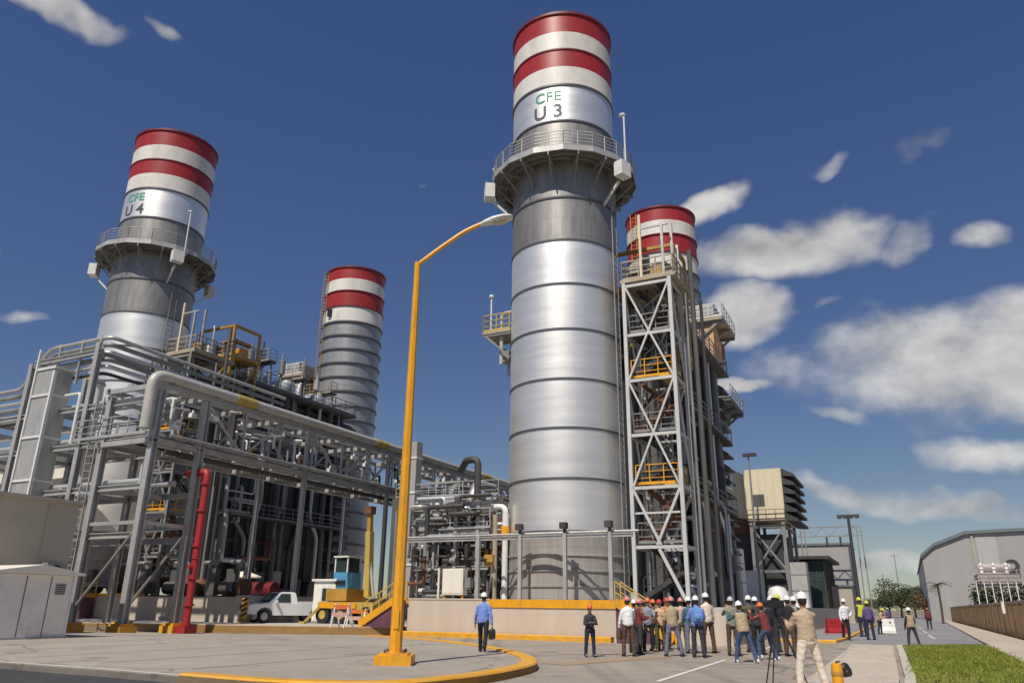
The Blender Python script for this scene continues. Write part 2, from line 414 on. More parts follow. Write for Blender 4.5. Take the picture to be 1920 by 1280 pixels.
def ground_mat(name, col, amt=.1, crack=.5, stain=.35, cs=.16, tyre=0.):
    m = bpy.data.materials.new(name); m.use_nodes = True; nt = m.node_tree; n = nt.nodes; l = nt.links; b = n['Principled BSDF']; b.inputs['Roughness'].default_value = .88
    tcn = n.new('ShaderNodeTexCoord'); co_ = tcn.outputs['Object']
    def noi(sc, det, ro, vec=co_):
        q = n.new('ShaderNodeTexNoise'); q.inputs['Scale'].default_value = sc; q.inputs['Detail'].default_value = det; q.inputs['Roughness'].default_value = ro; l.new(vec, q.inputs['Vector']); return q.outputs['Fac']
    def rng(v, a, b_, c, d):
        q = n.new('ShaderNodeMapRange'); l.new(v, q.inputs['Value'])
        for i_, x_ in zip(('From Min', 'From Max', 'To Min', 'To Max'), (a, b_, c, d)): q.inputs[i_].default_value = x_
        return q.outputs[0]
    def mul(a, b_):
        q = n.new('ShaderNodeMath'); q.operation = 'MULTIPLY'; l.new(a, q.inputs[0]); l.new(b_, q.inputs[1]); return q.outputs[0]
    f = mul(rng(noi(.13, 5, .6), .3, .7, 1 - amt * 1.3, 1 + amt), rng(noi(1.1, 8, .65), .3, .7, 1 - amt, 1 + amt * .8))
    f = mul(f, rng(noi(38., 3, .7), .3, .7, 1 - amt * 1.1, 1 + amt))
    # blotchy stains
    f = mul(f, rng(noi(.42, 9, .72), .56, .70, 1, 1 - stain))
    # cracks and patch joints with wandering edges
    wq = n.new('ShaderNodeVectorMath'); wq.operation = 'ADD'; nz = n.new('ShaderNodeTexNoise'); nz.inputs['Scale'].default_value = .9; nz.inputs['Detail'].default_value = 6; l.new(co_, nz.inputs['Vector'])
    sc = n.new('ShaderNodeVectorMath'); sc.operation = 'SCALE'; sc.inputs['Scale'].default_value = 1.6; l.new(nz.outputs['Color'], sc.inputs[0]); l.new(co_, wq.inputs[0]); l.new(sc.outputs[0], wq.inputs[1])
    vo = n.new('ShaderNodeTexVoronoi'); vo.feature = 'DISTANCE_TO_EDGE'; vo.inputs['Scale'].default_value = cs; l.new(wq.outputs[0], vo.inputs['Vector'])
    f = mul(f, rng(vo.outputs['Distance'], .002, .010, 1 - crack, 1))
    if tyre:
        mp = n.new('ShaderNodeMapping'); mp.inputs['Rotation'].default_value = (0, 0, -ANG); mp.inputs['Scale'].default_value = (1.1, .03, 1); l.new(co_, mp.inputs['Vector'])
        f = mul(f, rng(noi(1.0, 4, .5, mp.outputs[0]), .52, .72, 1, 1 - tyre))
    mx = n.new('ShaderNodeVectorMath'); mx.operation = 'SCALE'; mx.inputs[0].default_value = col; l.new(f, mx.inputs['Scale']); l.new(mx.outputs[0], b.inputs['Base Color'])
    bp = n.new('ShaderNodeBump'); bp.inputs['Strength'].default_value = .35; bp.inputs['Distance'].default_value = .01; l.new(f, bp.inputs['Height']); l.new(bp.outputs[0], b.inputs['Normal'])
    M[name] = m
ground_mat('pavement', (.355, .31, .258), .11, .4, .4, .13)
ground_mat('light_pavement', (.50, .425, .34), .08, .3, .25, .3)
ground_mat('road_grey', (.335, .283, .232), .13, .5, .42, .11, .36)
ground_mat('road_bluish', (.27, .26, .265), .12, .4, .3, .1, .3)
ground_mat('asphalt', (.05, .052, .054), .16, .3, .3, .2, .2)
def cloth(name, col, var=.14): return mat('cloth_' + name, col, .85, 0, var, 9.0, bump=.35)
for nm, c in dict(white=(.74, .74, .76), lightblue=(.16, .26, .62), blue=(.14, .28, .60), navy=(.02, .025, .06), black=(.016, .016, .02), charcoal=(.04, .04, .05),
                  darkred=(.16, .03, .03), tan=(.42, .32, .20), khaki=(.46, .345, .235), brown=(.10, .055, .035), cream=(.70, .60, .50), jeans=(.05, .08, .17),
                  greyjeans=(.16, .16, .22), teal=(.05, .13, .17), plaid=(.30, .30, .34), purple=(.11, .07, .20), olive=(.09, .09, .04), pink=(.55, .34, .28),
                  peach=(.62, .42, .26), hivis=(.55, .60, .04), orange=(.62, .17, .04), greygreen=(.22, .24, .19)).items(): cloth(nm, c)
for nm, c in dict(white=(.84, .84, .82), red=(.50, .06, .04), orange=(.62, .16, .04), pink=(.62, .24, .22), yellow=(.62, .62, .06), grey=(.5, .5, .5)).items(): mat('helmet_' + nm, c, .3, 0, .04, 4.0)
# ------------------------------------------------------------------ ground, roads, kerbs
def quadmesh(pts, z):
    mb = MB(); mb.add([(p[0], p[1], z) for p in pts], [tuple(range(len(pts)))]); return mb
def uwrect(u0, u1, w0, w1): return [W(u0, w0), W(u1, w0), W(u1, w1), W(u0, w1)]

struct('ground', quadmesh([(-4000, -1500), (4000, -1500), (4000, 6000), (-4000, 6000)], -0.03), 'earth')
struct('road', quadmesh(uwrect(-70, 21.6, -75, 220), 0.0), 'road_grey')
struct('driveway', quadmesh(uwrect(-60, 6.2, -62, -25), 0.005), 'asphalt')
struct('far_road', quadmesh(uwrect(9.9, 21.4, 3, 215), 0.005), 'road_bluish')
struct('gravel_yard', quadmesh(uwrect(23.2, 140, -20, 260), -0.012), 'gravel')

def offset_line(pts, d):
    o = []
    for i, p in enumerate(pts):
        a = pts[max(i - 1, 0)]; b = pts[min(i + 1, len(pts) - 1)]
        t = unit(Vector((b[0] - a[0], b[1] - a[1], 0))); nrm = Vector((-t.y, t.x, 0))
        o.append((p[0] + nrm.x * d, p[1] + nrm.y * d))
    return o
def catmull(pts, k=5):
    o = []
    P = [pts[0]] + list(pts) + [pts[-1]]
    for i in range(1, len(P) - 2):
        for j in range(k):
            t = j / k; q = []
            for c in (0, 1):
                a, b, d, e = P[i - 1][c], P[i][c], P[i + 1][c], P[i + 2][c]
                q.append(.5 * (2 * b + (d - a) * t + (2 * a - 5 * b + 4 * d - e) * t * t + (3 * b - a - 3 * d + e) * t ** 3))
            o.append(tuple(q))
    o.append(tuple(pts[-1])); return o
def kerb(name, pts, wd_, z0, z1, mt, bev=.035):
    """kerb running along pts, body on the left side"""
    mb = MB()
    a = pts; a2 = offset_line(pts, bev); b2 = offset_line(pts, wd_ - bev); b = offset_line(pts, wd_)
    rings = [[(p[0], p[1], z0), (p[0], p[1], z1 - bev), (q[0], q[1], z1), (r[0], r[1], z1), (s_[0], s_[1], z1 - .01), (s_[0], s_[1], z0)] for p, q, r, s_ in zip(a, a2, b2, b)]
    mb.loft([[Vector(v) for v in r] for r in rings])
    return struct(name, mb, mt, True)

# raised pavement island the lamp post stands on
front = [(-47.4, 36.8), (-30, 28.1), (-17, 21.6), (-11.67, 18.93), (-8.45, 17.3), (-6.4, 16.1)]
nose = [(-6.4, 16.1), (-4.63, 15.1), (-3.2, 14.75), (-1.95, 14.97), (-0.75, 16.4), (0.15, 18.3), (0.72, 20.51), (0.62, 23.4), (-0.1, 26.6), (-1.0, 29.3), (-2.13, 31.54), (-3.9, 34.6), (-6.12, 36.7)]
back = [(-6.12, 36.7), (-12.8, 36.0), (-18.5, 36.4), (-45, 44)]
nose_s = catmull(nose, 6)
struct('pavement', MB().prism(front + nose_s[1:] + back[1:], -.02, .15), 'pavement')
kerb('front_kerb', front, .16, -.02, .158, 'concrete')
kerb('yellow_kerb', nose_s, .42, -.02, .19, 'kerb_yellow')
kerb('back_kerb', back, .16, -.02, .158, 'concrete')
# thin control joints sawn into the island paving
mb = MB()
for i in range(-14, 4):
    a = W(-3.5 + i * 3.0, -27.2); b = W(-3.5 + i * 3.0, -14.5)
    if i > -4: b = W(-3.5 + i * 3.0, -19.5 + (2 - i) * 1.6)
    if i >= 3: continue
    d = unit(b - a); nn = Vector((-d.y, d.x, 0)) * .02
    mb.add([(a - nn) + Vector((0, 0, .154)), (a + nn) + Vector((0, 0, .154)), (b + nn) + Vector((0, 0, .154)), (b - nn) + Vector((0, 0, .154))], [(3, 2, 1, 0)])
struct('paving_joints', mb, 'seam_steel')

# raised apron in the gap between the two units, with a yellow painted edge
ap = [(-70, 52), (-40, 46.0), (-26, 43.2), (-16.6, 42.3), (-10, 41.6), (-5.9, 41.5)]
apb = [tuple(W(-7.3, 60)[:2]), tuple(W(-75, 60)[:2])]
struct('apron', MB().prism(ap + apb, -.02, .40), 'concrete')
kerb('apron_kerb', ap, .35, -.02, .408, 'kerb_yellow')
# platform for the right hand unit, and footpaths, verge, kerbs on the right
struct('raised_pad', MB().prism([tuple(p[:2]) for p in (W(-7, -4.62), W(4.5, -4.62), W(4.5, -1.5), W(9.5, -1.5), W(9.5, 60), W(-7, 60))], -.02, 1.55), 'concrete')
struct('lower_pad', MB().prism([tuple(p[:2]) for p in (W(5.9, -4.62), W(9.52, -4.62), W(9.52, -1.5), W(5.9, -1.5))], -.02, 1.1), 'concrete')
struct('footpath', MB().prism([tuple(p[:2]) for p in (W(14.55, -60), W(15.95, -60), W(15.95, -20), W(15.5, -2.0), W(14.0, -2.0))], -.02, .10), 'light_pavement')
struct('far_footpath', MB().prism([tuple(p[:2]) for p in (W(19.35, -60), W(21.5, -60), W(21.5, 120), W(20.9, 120), W(19.35, 6))], -.02, .10), 'light_pavement')
vg = [W(16.12, -60), W(19.2, -60), W(19.2, 1.6), W(15.75, -1.9), W(16.12, -20)]
struct('verge', MB().prism([tuple(p[:2]) for p in vg], -.02, .12), 'grass_base')
kerb('verge_kerb', [tuple(p[:2]) for p in (W(16.1, -60), W(16.1, -20), W(15.68, -1.95), W(19.28, 1.7), W(19.28, -60))], -.14, -.02, .145, 'stone_cap')
kerb('path_kerb', [tuple(p[:2]) for p in (W(14.55, -60), W(14.55, -20), W(14.0, -2.0), W(15.5, -1.85))], .13, -.02, .108, 'concrete')
kerb('wall_kerb', [tuple(p[:2]) for p in (W(-7.4, -5.6), W(4.3, -5.6))], .42, -.02, .24, 'kerb_yellow')
kerb('far_kerb', [tuple(p[:2]) for p in (W(10.2, 1.5), W(13.0, 1.8), W(13.2, 6), W(13.0, 60))], .25, -.02, .14, 'kerb_yellow')
# lane line, arrow line and worn crossing marks
mb = MB()
for (u0, w0, u1, w1, t) in ((11.3, -22.6, 11.05, -14.2, .13), (11.0, -9.0, 10.9, -2.0, .12), (17.4, 12, 17.2, 20, .12), (17.2, 26, 17.0, 34, .12), (17.0, 40, 16.9, 48, .12)):
    a, b = W(u0, w0), W(u1, w1); d = unit(b - a); nn = Vector((-d.y, d.x, 0)) * t / 2
    z = Vector((0, 0, .01))
    mb.add([a - nn + z, a + nn + z, b + nn + z, b - nn + z], [(3, 2, 1, 0)])
struct('road_marking', mb, 'line_white')
mb = MB()
a, b = W(7.4, -19.2), W(8.9, -13.9); d = unit(b - a); nn = Vector((-d.y, d.x, 0)) * .45; z = Vector((0, 0, .008))
mb.add([a - nn + z, a + nn + z, b + nn + z, b - nn + z], [(3, 2, 1, 0)])
struct('worn_marking', mb, mat('worn_orange', (.36, .25, .15), .85, 0, .15, 2.0, dirt=(.28, .25, .22), dirt_amt=1.0))

# grass blades on the verge, in tufts
mb = MB(); rnd = random.Random(3)
for i in range(16000):
    w = -21 + 23 * (rnd.random() ** .8); u = 16.08 + 3.15 * rnd.random()
    if w > -1.8 + (u - 15.75) * 1.0 - .2: continue
    p = W(u, w, .12); a = rnd.random() * 6.28; h = (.03 + .06 * rnd.random() ** 2) * (1 + .7 * mnoise.noise(Vector((u * .9, w * .9, 0)))); t = .012 + .012 * rnd.random()
    dx, dy = math.cos(a) * t, math.sin(a) * t; lx, ly = (rnd.random() - .5) * .07, (rnd.random() - .5) * .07
    mb.add([(p.x - dx, p.y - dy, .118), (p.x + dx, p.y + dy, .118), (p.x + lx, p.y + ly, .12 + h)], [(0, 1, 2)])
g_ = mb.build('grass', 'grass_blade', None, False, label='short mown green grass covering the verge beside the light footpath', cat='grass', kind='stuff')

# ------------------------------------------------------------------ containment walls and the steps over them
t = pthing('retaining_wall', 0, -4.9, 0, 'long pale concrete wall below the tallest silver stack, its right half topped with yellow', 'wall', 'containment walls')
MB().bx(-7, 4.5, -.0, .3, -.02, 1.75).build('wall_body', 'wall_concrete', t, False)
MB().bx(-2.2, 4.56, -.05, .36, 1.42, 1.80).build('coping', 'yellow_paint', t, False)
MB().bx(-7.05, -2.21, -.03, .34, 1.752, 1.82).build('coping', 'wall_concrete', t, False)
t = pthing('retaining_wall', 7.7, -4.9, 0, 'lower pale concrete wall behind the group of people under the lattice tower', 'wall', 'containment walls')
MB().bx(-1.8, 1.8, 0, .28, -.02, 1.32).build('wall_body', 'wall_concrete', t, False)
MB().bx(1.52, 1.8, .285, 60, -.02, 1.62).build('side_wall', 'wall_concrete', t, False)
t = pthing('retaining_wall', -29.4, -5.0, .4, 'pale concrete wall with yellow top edge left of the red riser pipe', 'wall', 'containment walls')
MB().bx(-16, 10.9, 0, .3, -.02, 1.40).build('wall_body', 'wall_concrete', t, False)
MB().bx(-16, 2.2, -.05, .36, 1.403, 1.56).build('coping', 'yellow_paint', t, False)
MB().bx(10.52, 10.94, -.08, 40, 1.403, 1.5).build('coping', 'concrete', t, False)
MB().bx(10.6, 10.9, .305, 40, -.02, 1.40).build('side_wall', 'wall_concrete', t, False)
struct('left_pad', MB().prism([tuple(p[:2]) for p in (W(-55, -4.65), W(-18.82, -4.65), W(-18.82, 45), W(-55, 45))], .38, 1.6), 'concrete')

def crossover_steps(u, w, z, h, n, wid, label, sgn=1):
    """steps painted yellow that climb the wall sideways"""
    t = pthing('crossover_steps', u, w, z, label, 'steps', 'yellow steps over the walls')
    run = .30; st = MB(); sd = MB()
    for i in range(n):
        zt = h * (i + 1) / n
        x = sgn * (n - i - .5) * run
        st.box((x, -wid / 2, zt - .04), (run + .02, wid, .07))
    st.build('tread', 'kerb_yellow', t, False)
    for y in (-.04, -wid + .04):
        mb = MB(); mb.beam((sgn * n * run + sgn * .12, y, .12), (0, y, h + .02), .07, .34, up=(0, 1, 0) if False else (0, 0, 1))
        mb.build('stringer', 'yellow_paint', t, False)
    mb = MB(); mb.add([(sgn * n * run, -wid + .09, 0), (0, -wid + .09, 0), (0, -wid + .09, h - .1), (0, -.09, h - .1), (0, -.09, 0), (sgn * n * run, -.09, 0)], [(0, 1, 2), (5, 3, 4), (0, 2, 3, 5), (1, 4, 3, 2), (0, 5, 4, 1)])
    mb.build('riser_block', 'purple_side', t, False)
    for y in (-.05, -wid + .05):
        MB().rail([(sgn * n * run, y, .2), (0, y, h)], .9, 1.2, .05, 1, False).build('handrail', 'pale_yellow', t, False)
    return t
crossover_steps(4.62, -4.95, 0, 1.70, 8, .9, 'yellow steps at the right end of the yellow topped wall', 1)
crossover_steps(-7.0, -5.0, .4, 1.35, 7, 1.0, 'yellow steps behind the foot of the yellow lamp post', -1)
crossover_steps(-31.2, -5.1, .4, 1.40, 7, 1.0, 'yellow steps over the wall between the white shed and the first rack column', -1)
# ------------------------------------------------------------------ chimney stacks
def ring_pts(r, z, n, a0=0, a1=2 * PI): return [(r * math.cos(a0 + (a1 - a0) * i / n), r * math.sin(a0 + (a1 - a0) * i / n), z) for i in range(n + 1)]

def wrap_text(txt, size, z, ang, rad, mt, parent, name, extr=.004, spacing=1.0):
    cu = bpy.data.curves.new('lettering', 'FONT'); cu.body = txt; cu.size = size; cu.extrude = extr; cu.align_x = 'CENTER'; cu.space_character = spacing
    cu.offset = .018 * size
    o = bpy.data.objects.new('lettering', cu); COL.objects.link(o)
    dg = bpy.context.evaluated_depsgraph_get(); dg.update()
    me = bpy.data.meshes.new_from_object(o.evaluated_get(dg)); bpy.data.objects.remove(o)
    for v in me.vertices:
        a = ang + v.co.x / rad; rr = rad + .022 + v.co.z
        v.co = (rr * math.cos(a), rr * math.sin(a), z + v.co.y)
    me.name = name
    o = bpy.data.objects.new(name, me); COL.objects.link(o); o.parent = parent
    o.data.materials.clear(); o.data.materials.append(M[mt]); return o

def main_stack(u, w, label, digit):
    t = pthing('chimney_stack', u, w, 0, label, 'chimney', 'main stacks with the half way gallery')
    RR = 3.25
    MB().lathe([(RR + .45, 1.5), (RR + .45, 1.75), (RR + .06, 1.78), (RR + .06, 5.1)], n=80).build('skirt', 'skirt_steel', t)
    for z in (2.4, 3.15, 3.9): MB().lathe([(RR + .06, z), (RR + .13, z + .02), (RR + .13, z + .1), (RR + .06, z + .12)], n=80).build('stiffener_ring', 'skirt_steel', t)
    MB().lathe([(RR, 5.1), (RR, 21.68)], n=96).build('shell', 'aluminium_cladding', t)
    MB().lathe([(RR - .02, 21.68), (RR - .02, 29.84)], n=96).build('weathered_shell', 'weathered_cladding', t)
    MB().lathe([(RR + .02, 29.84), (RR + .02, 32.45)], n=96).build('upper_shell', 'aluminium_cladding', t)
    for z in (5.15, 7.85, 10.54, 13.27, 16.16, 18.91, 21.68, 24.5, 29.84):
        MB().lathe([(RR - .03, z - .09), (RR + .045, z - .075), (RR + .05, z + .035), (RR - .03, z + .06)], n=96).build('joint_ring', 'seam_steel', t)
    MB().lathe([(RR + .02, 32.36), (RR + .10, 32.38), (RR + .10, 32.5), (RR + .02, 32.52)], n=96).build('joint_ring', 'seam_steel', t)
    for z0, z1, mt in ((32.45, 33.83, 'white_band'), (33.83, 35.15, 'red_band'), (35.15, 36.54, 'white_band'), (36.54, 38.05, 'red_band')):
        MB().lathe([(RR + .04, z0), (RR + .04, z1)], n=96).build('paint_band', mt, t)
    MB().lathe([(RR + .045, 35.08), (RR + .10, 35.1), (RR + .10, 35.2), (RR + .045, 35.22)], n=96).build('joint_ring', 'dark_red', t)
    MB().lathe([(RR + .02, 37.9), (RR + .14, 37.92), (RR + .14, 38.1), (RR - .25, 38.1), (RR - .25, 33.0)], n=96).build('rim', 'dark_red', t)
    # gallery two thirds of the way up
    g0 = MB().lathe([(RR, 26.94), (4.62, 26.94), (4.62, 27.06), (RR, 27.06), (RR, 26.94)], n=16).build('gallery', 'grating', t, False)
    r_ = MB(); r_.rail(ring_pts(4.56, 27.06, 16), 1.15, .9, .05, 4, False); r_.build('railing', 'galvanised', g0, False)
    k_ = MB().lathe([(4.64, 26.84), (4.66, 26.84), (4.66, 27.2), (4.64, 27.2)], n=16); k_.build('kick_plate', 'galvanised', g0, False)
    for rr in (3.7, 4.15): MB().lathe([(rr, 26.80), (rr + .07, 26.80), (rr + .07, 26.935), (rr, 26.935)], n=16).build('ring_beam', 'grey_steel', g0, False)
    for i in range(16):
        a = 2 * PI * (i + .5) / 16; c, s_ = math.cos(a), math.sin(a)
        mb = MB(); mb.beam((RR * c, RR * s_, 26.7), (4.6 * c, 4.6 * s_, 26.7), .08, .2); mb.beam((RR * c, RR * s_, 25.5), (4.4 * c, 4.4 * s_, 26.62), .07, .09)
        mb.build('bracket', 'grey_steel', g0, False)
    for a in (R(-146), R(-20), R(75)):
        c, s_ = math.cos(a), math.sin(a)
        b_ = MB(); b_.box((4.78 * c, 4.78 * s_, 26.2), (.6, .85, .95), a); b_.build('instrument_box', 'white_steel', g0, False)
        b_ = MB(); b_.beam((RR * c, RR * s_, 24.4), (4.5 * c, 4.5 * s_, 25.55), .12); b_.build('bracket', 'white_steel', g0, False)
    for a, h in ((R(-14), 3.1), (R(-174), 2.0)):
        c, s_ = math.cos(a) * 4.7, math.sin(a) * 4.7
        mb = MB(); mb.tube((c, s_, 26.9), (c, s_, 27.3 + h), .055, 6); mb.ell((c - .1, s_, 27.3 + h), (.22, .16, .13), 8, 6); mb.build('gallery_lamp', 'white_steel', g0)
    # small sampling platform low on the left flank
    p = MB(); p.bx(-5.15, -3.2, -1.0, .9, 17.35, 17.5); pl = p.build('sampling_platform', 'platform_tan', t, False)
    MB().rail([(-3.3, -.95, 17.5), (-5.1, -.95, 17.5), (-5.1, .85, 17.5), (-3.3, .85, 17.5)], 1.1, 1.0, .05, 2).build('railing', 'pale_yellow', pl, False)
    mb = MB()
    for y in (-.9, .8): mb.beam((-3.25, y, 15.7), (-5.0, y, 17.3), .11); mb.beam((-3.2, y, 17.28), (-5.1, y, 17.28), .1, .16)
    mb.build('bracket', 'grey_steel', pl, False)
    mb = MB(); mb.tube((-4.6, -.9, 17.5), (-4.6, -.9, 19.8), .05, 6); mb.ell((-4.6, -.9, 19.85), (.16, .16, .14), 8, 6); mb.build('lamp', 'white_steel', pl)
    mb = MB(); mb.path([(-3.3, -.6, 18.7), (-4.0, -.6, 18.7), (-4.0, -.6, 15.4)], .13, 8, .3); mb.path([(-3.3, .2, 16.3), (-3.9, .2, 16.3), (-3.9, .2, 14.9)], .1, 8, .2); mb.build('sample_pipe', 'galvanised', pl)
    mb = MB(); mb.box((-3.75, -.35, 15.9), (.55, .5, .7)); mb.build('analyser_box', 'grey_steel', pl, False)
    # caged ladder up the right flank
    la = R(-8); lx, ly = math.cos(la), math.sin(la)
    mb = MB(); mb.ladder((lx * 3.5, ly * 3.5, 2), (lx * 3.5, ly * 3.5, 27), .5, (-ly, lx, 0)); mb.build('ladder', 'grey_steel', t, False)
    wrap_text('CFE', 1.0, 31.3, R(-84), RR + .02, 'letter_green', t, 'lettering', spacing=1.05)
    wrap_text('U ' + digit, 1.3, 30.1, R(-84), RR + .02, 'letter_dark', t, 'lettering')
    return t

main_stack(0, 0, 'tallest silver chimney in the middle with red and white top, lettered U 3', '3')
s4 = main_stack(-36.0, -1.5, 'silver chimney at far left with red and white top, lettered U 4', '4')

s4.location.z = .9

def bypass_stack(u, w, side, label):
    t = pthing('chimney_stack', u, w, 0, label, 'chimney', 'plain bypass stacks at the rear')
    RR = 3.2
    MB().lathe([(RR, 1.5), (RR, 30.4)], n=72).build('shell', 'bypass_cladding', t)
    z = 30.35
    while z > 4:
        MB().lathe([(RR - .03, z - .16), (RR + .16, z - .14), (RR + .16, z + .02), (RR - .03, z + .04)], n=72).build('stiffener_ring', 'seam_steel', t); z -= 1.55
    for z0, z1, mt in ((30.4, 32.17, 'white_band'), (32.17, 33.87, 'red_band'), (33.87, 35.34, 'white_band'), (35.34, 36.75, 'red_band')):
        MB().lathe([(RR + .04, z0), (RR + .04, z1)], n=72).build('paint_band', mt, t)
    for z in (33.9, 32.1): MB().lathe([(RR, z - .08), (RR + .15, z - .06), (RR + .15, z + .04), (RR, z + .06)], n=72).build('stiffener_ring', 'dark_red', t)
    MB().lathe([(RR, 36.6), (RR + .15, 36.62), (RR + .15, 36.8), (RR - .25, 36.8), (RR - .25, 31)], n=72).build('rim', 'dark_red', t)
    a = R(-100)
    mb = MB(); mb.box((3.36 * math.cos(a), 3.36 * math.sin(a), 31.4), (.3, .5, .8), a); mb.build('hatch', 'black_plastic', t, False)
    mb = MB(); mb.ladder((3.5 * math.cos(a - .35), 3.5 * math.sin(a - .35), 20), (3.5 * math.cos(a - .35), 3.5 * math.sin(a - .35), 36.5), .5, (1, .3, 0)); mb.build('ladder', 'ochre_steel', t, False)
    # damper platforms cantilevered off one flank
    for (z, x0, x1, y0, y1, mt) in ((24.6, 2.6, 5.9, -4.4, 1.2, 'platform_tan'), (17.6, 2.6, 6.0, -4.2, 1.4, 'casing_grey')):
        x0 *= side; x1 *= side
        p = MB(); p.bx(min(x0, x1), max(x0, x1), y0, y1, z - .28, z); pl = p.build('platform', mt, t, False)
        MB().rail([(x0, y0, z), (x1, y0, z), (x1, y1, z), (x0, y1, z)], 1.15, 1.2, .06, 2).build('railing', 'white_steel', pl, False)
        mb = MB()
        for y in (y0 + .3, (y0 + y1) / 2, y1 - .3): mb.beam((x0 * .9, y, z - 3.0), (x1 * .95, y, z - .3), .18); mb.beam((x0, y, z - .4), (x1, y, z - .4), .15, .25)
        mb.build('bracket', 'grey_steel', pl, False)
    mb = MB(); xs = sorted((3.3 * side, 5.0 * side)); mb.bx(xs[0], xs[1], -4.0, -1.5, 20.0, 24.2); mb.build('damper_housing', 'peach_steel', t, False)
    MB().path([(2.9 * side, -3.9, 24.0), (2.9 * side, -4.3, 22.4), (2.9 * side, -4.3, 20.2), (3.6 * side, -4.6, 18.2), (3.9 * side, -4.6, 15.0)], .42, 14, .7).build('bypass_duct', 'lagging', t)
    mb = MB(); xs = sorted((5.02 * side, 5.5 * side)); mb.bx(xs[0], xs[1], -3.6, -2.2, 20.8, 22.6); mb.build('actuator', 'rust_brown', t, False)
    mb = MB(); xs = sorted((3.3 * side, 5.2 * side)); mb.bx(xs[0], xs[1], -4.2, -1.6, 24.9, 25.9); mb.build('actuator', 'galvanised', t, False)
    # flared hopper hanging below the lower platform
    mb = MB()
    top = [(2.4 * side, -3.6, 17.3), (5.2 * side, -3.6, 17.3), (5.2 * side, 1.0, 17.3), (2.4 * side, 1.0, 17.3)]
    bot = [(2.4 * side, -3.0, 14.6), (3.6 * side, -3.0, 14.6), (3.6 * side, .6, 14.6), (2.4 * side, .6, 14.6)]
    mb.loft([[Vector(v) for v in bot], [Vector(v) for v in top]]); mb.build('hopper', 'dark_steel', t, False)
    return t
bypass_stack(-.3, 25.2, 1, 'shorter chimney with red and white top half hidden behind the lattice tower')
bypass_stack(-35.4, 23.6, -1, 'ribbed grey chimney with red and white top in the gap between the big stacks')

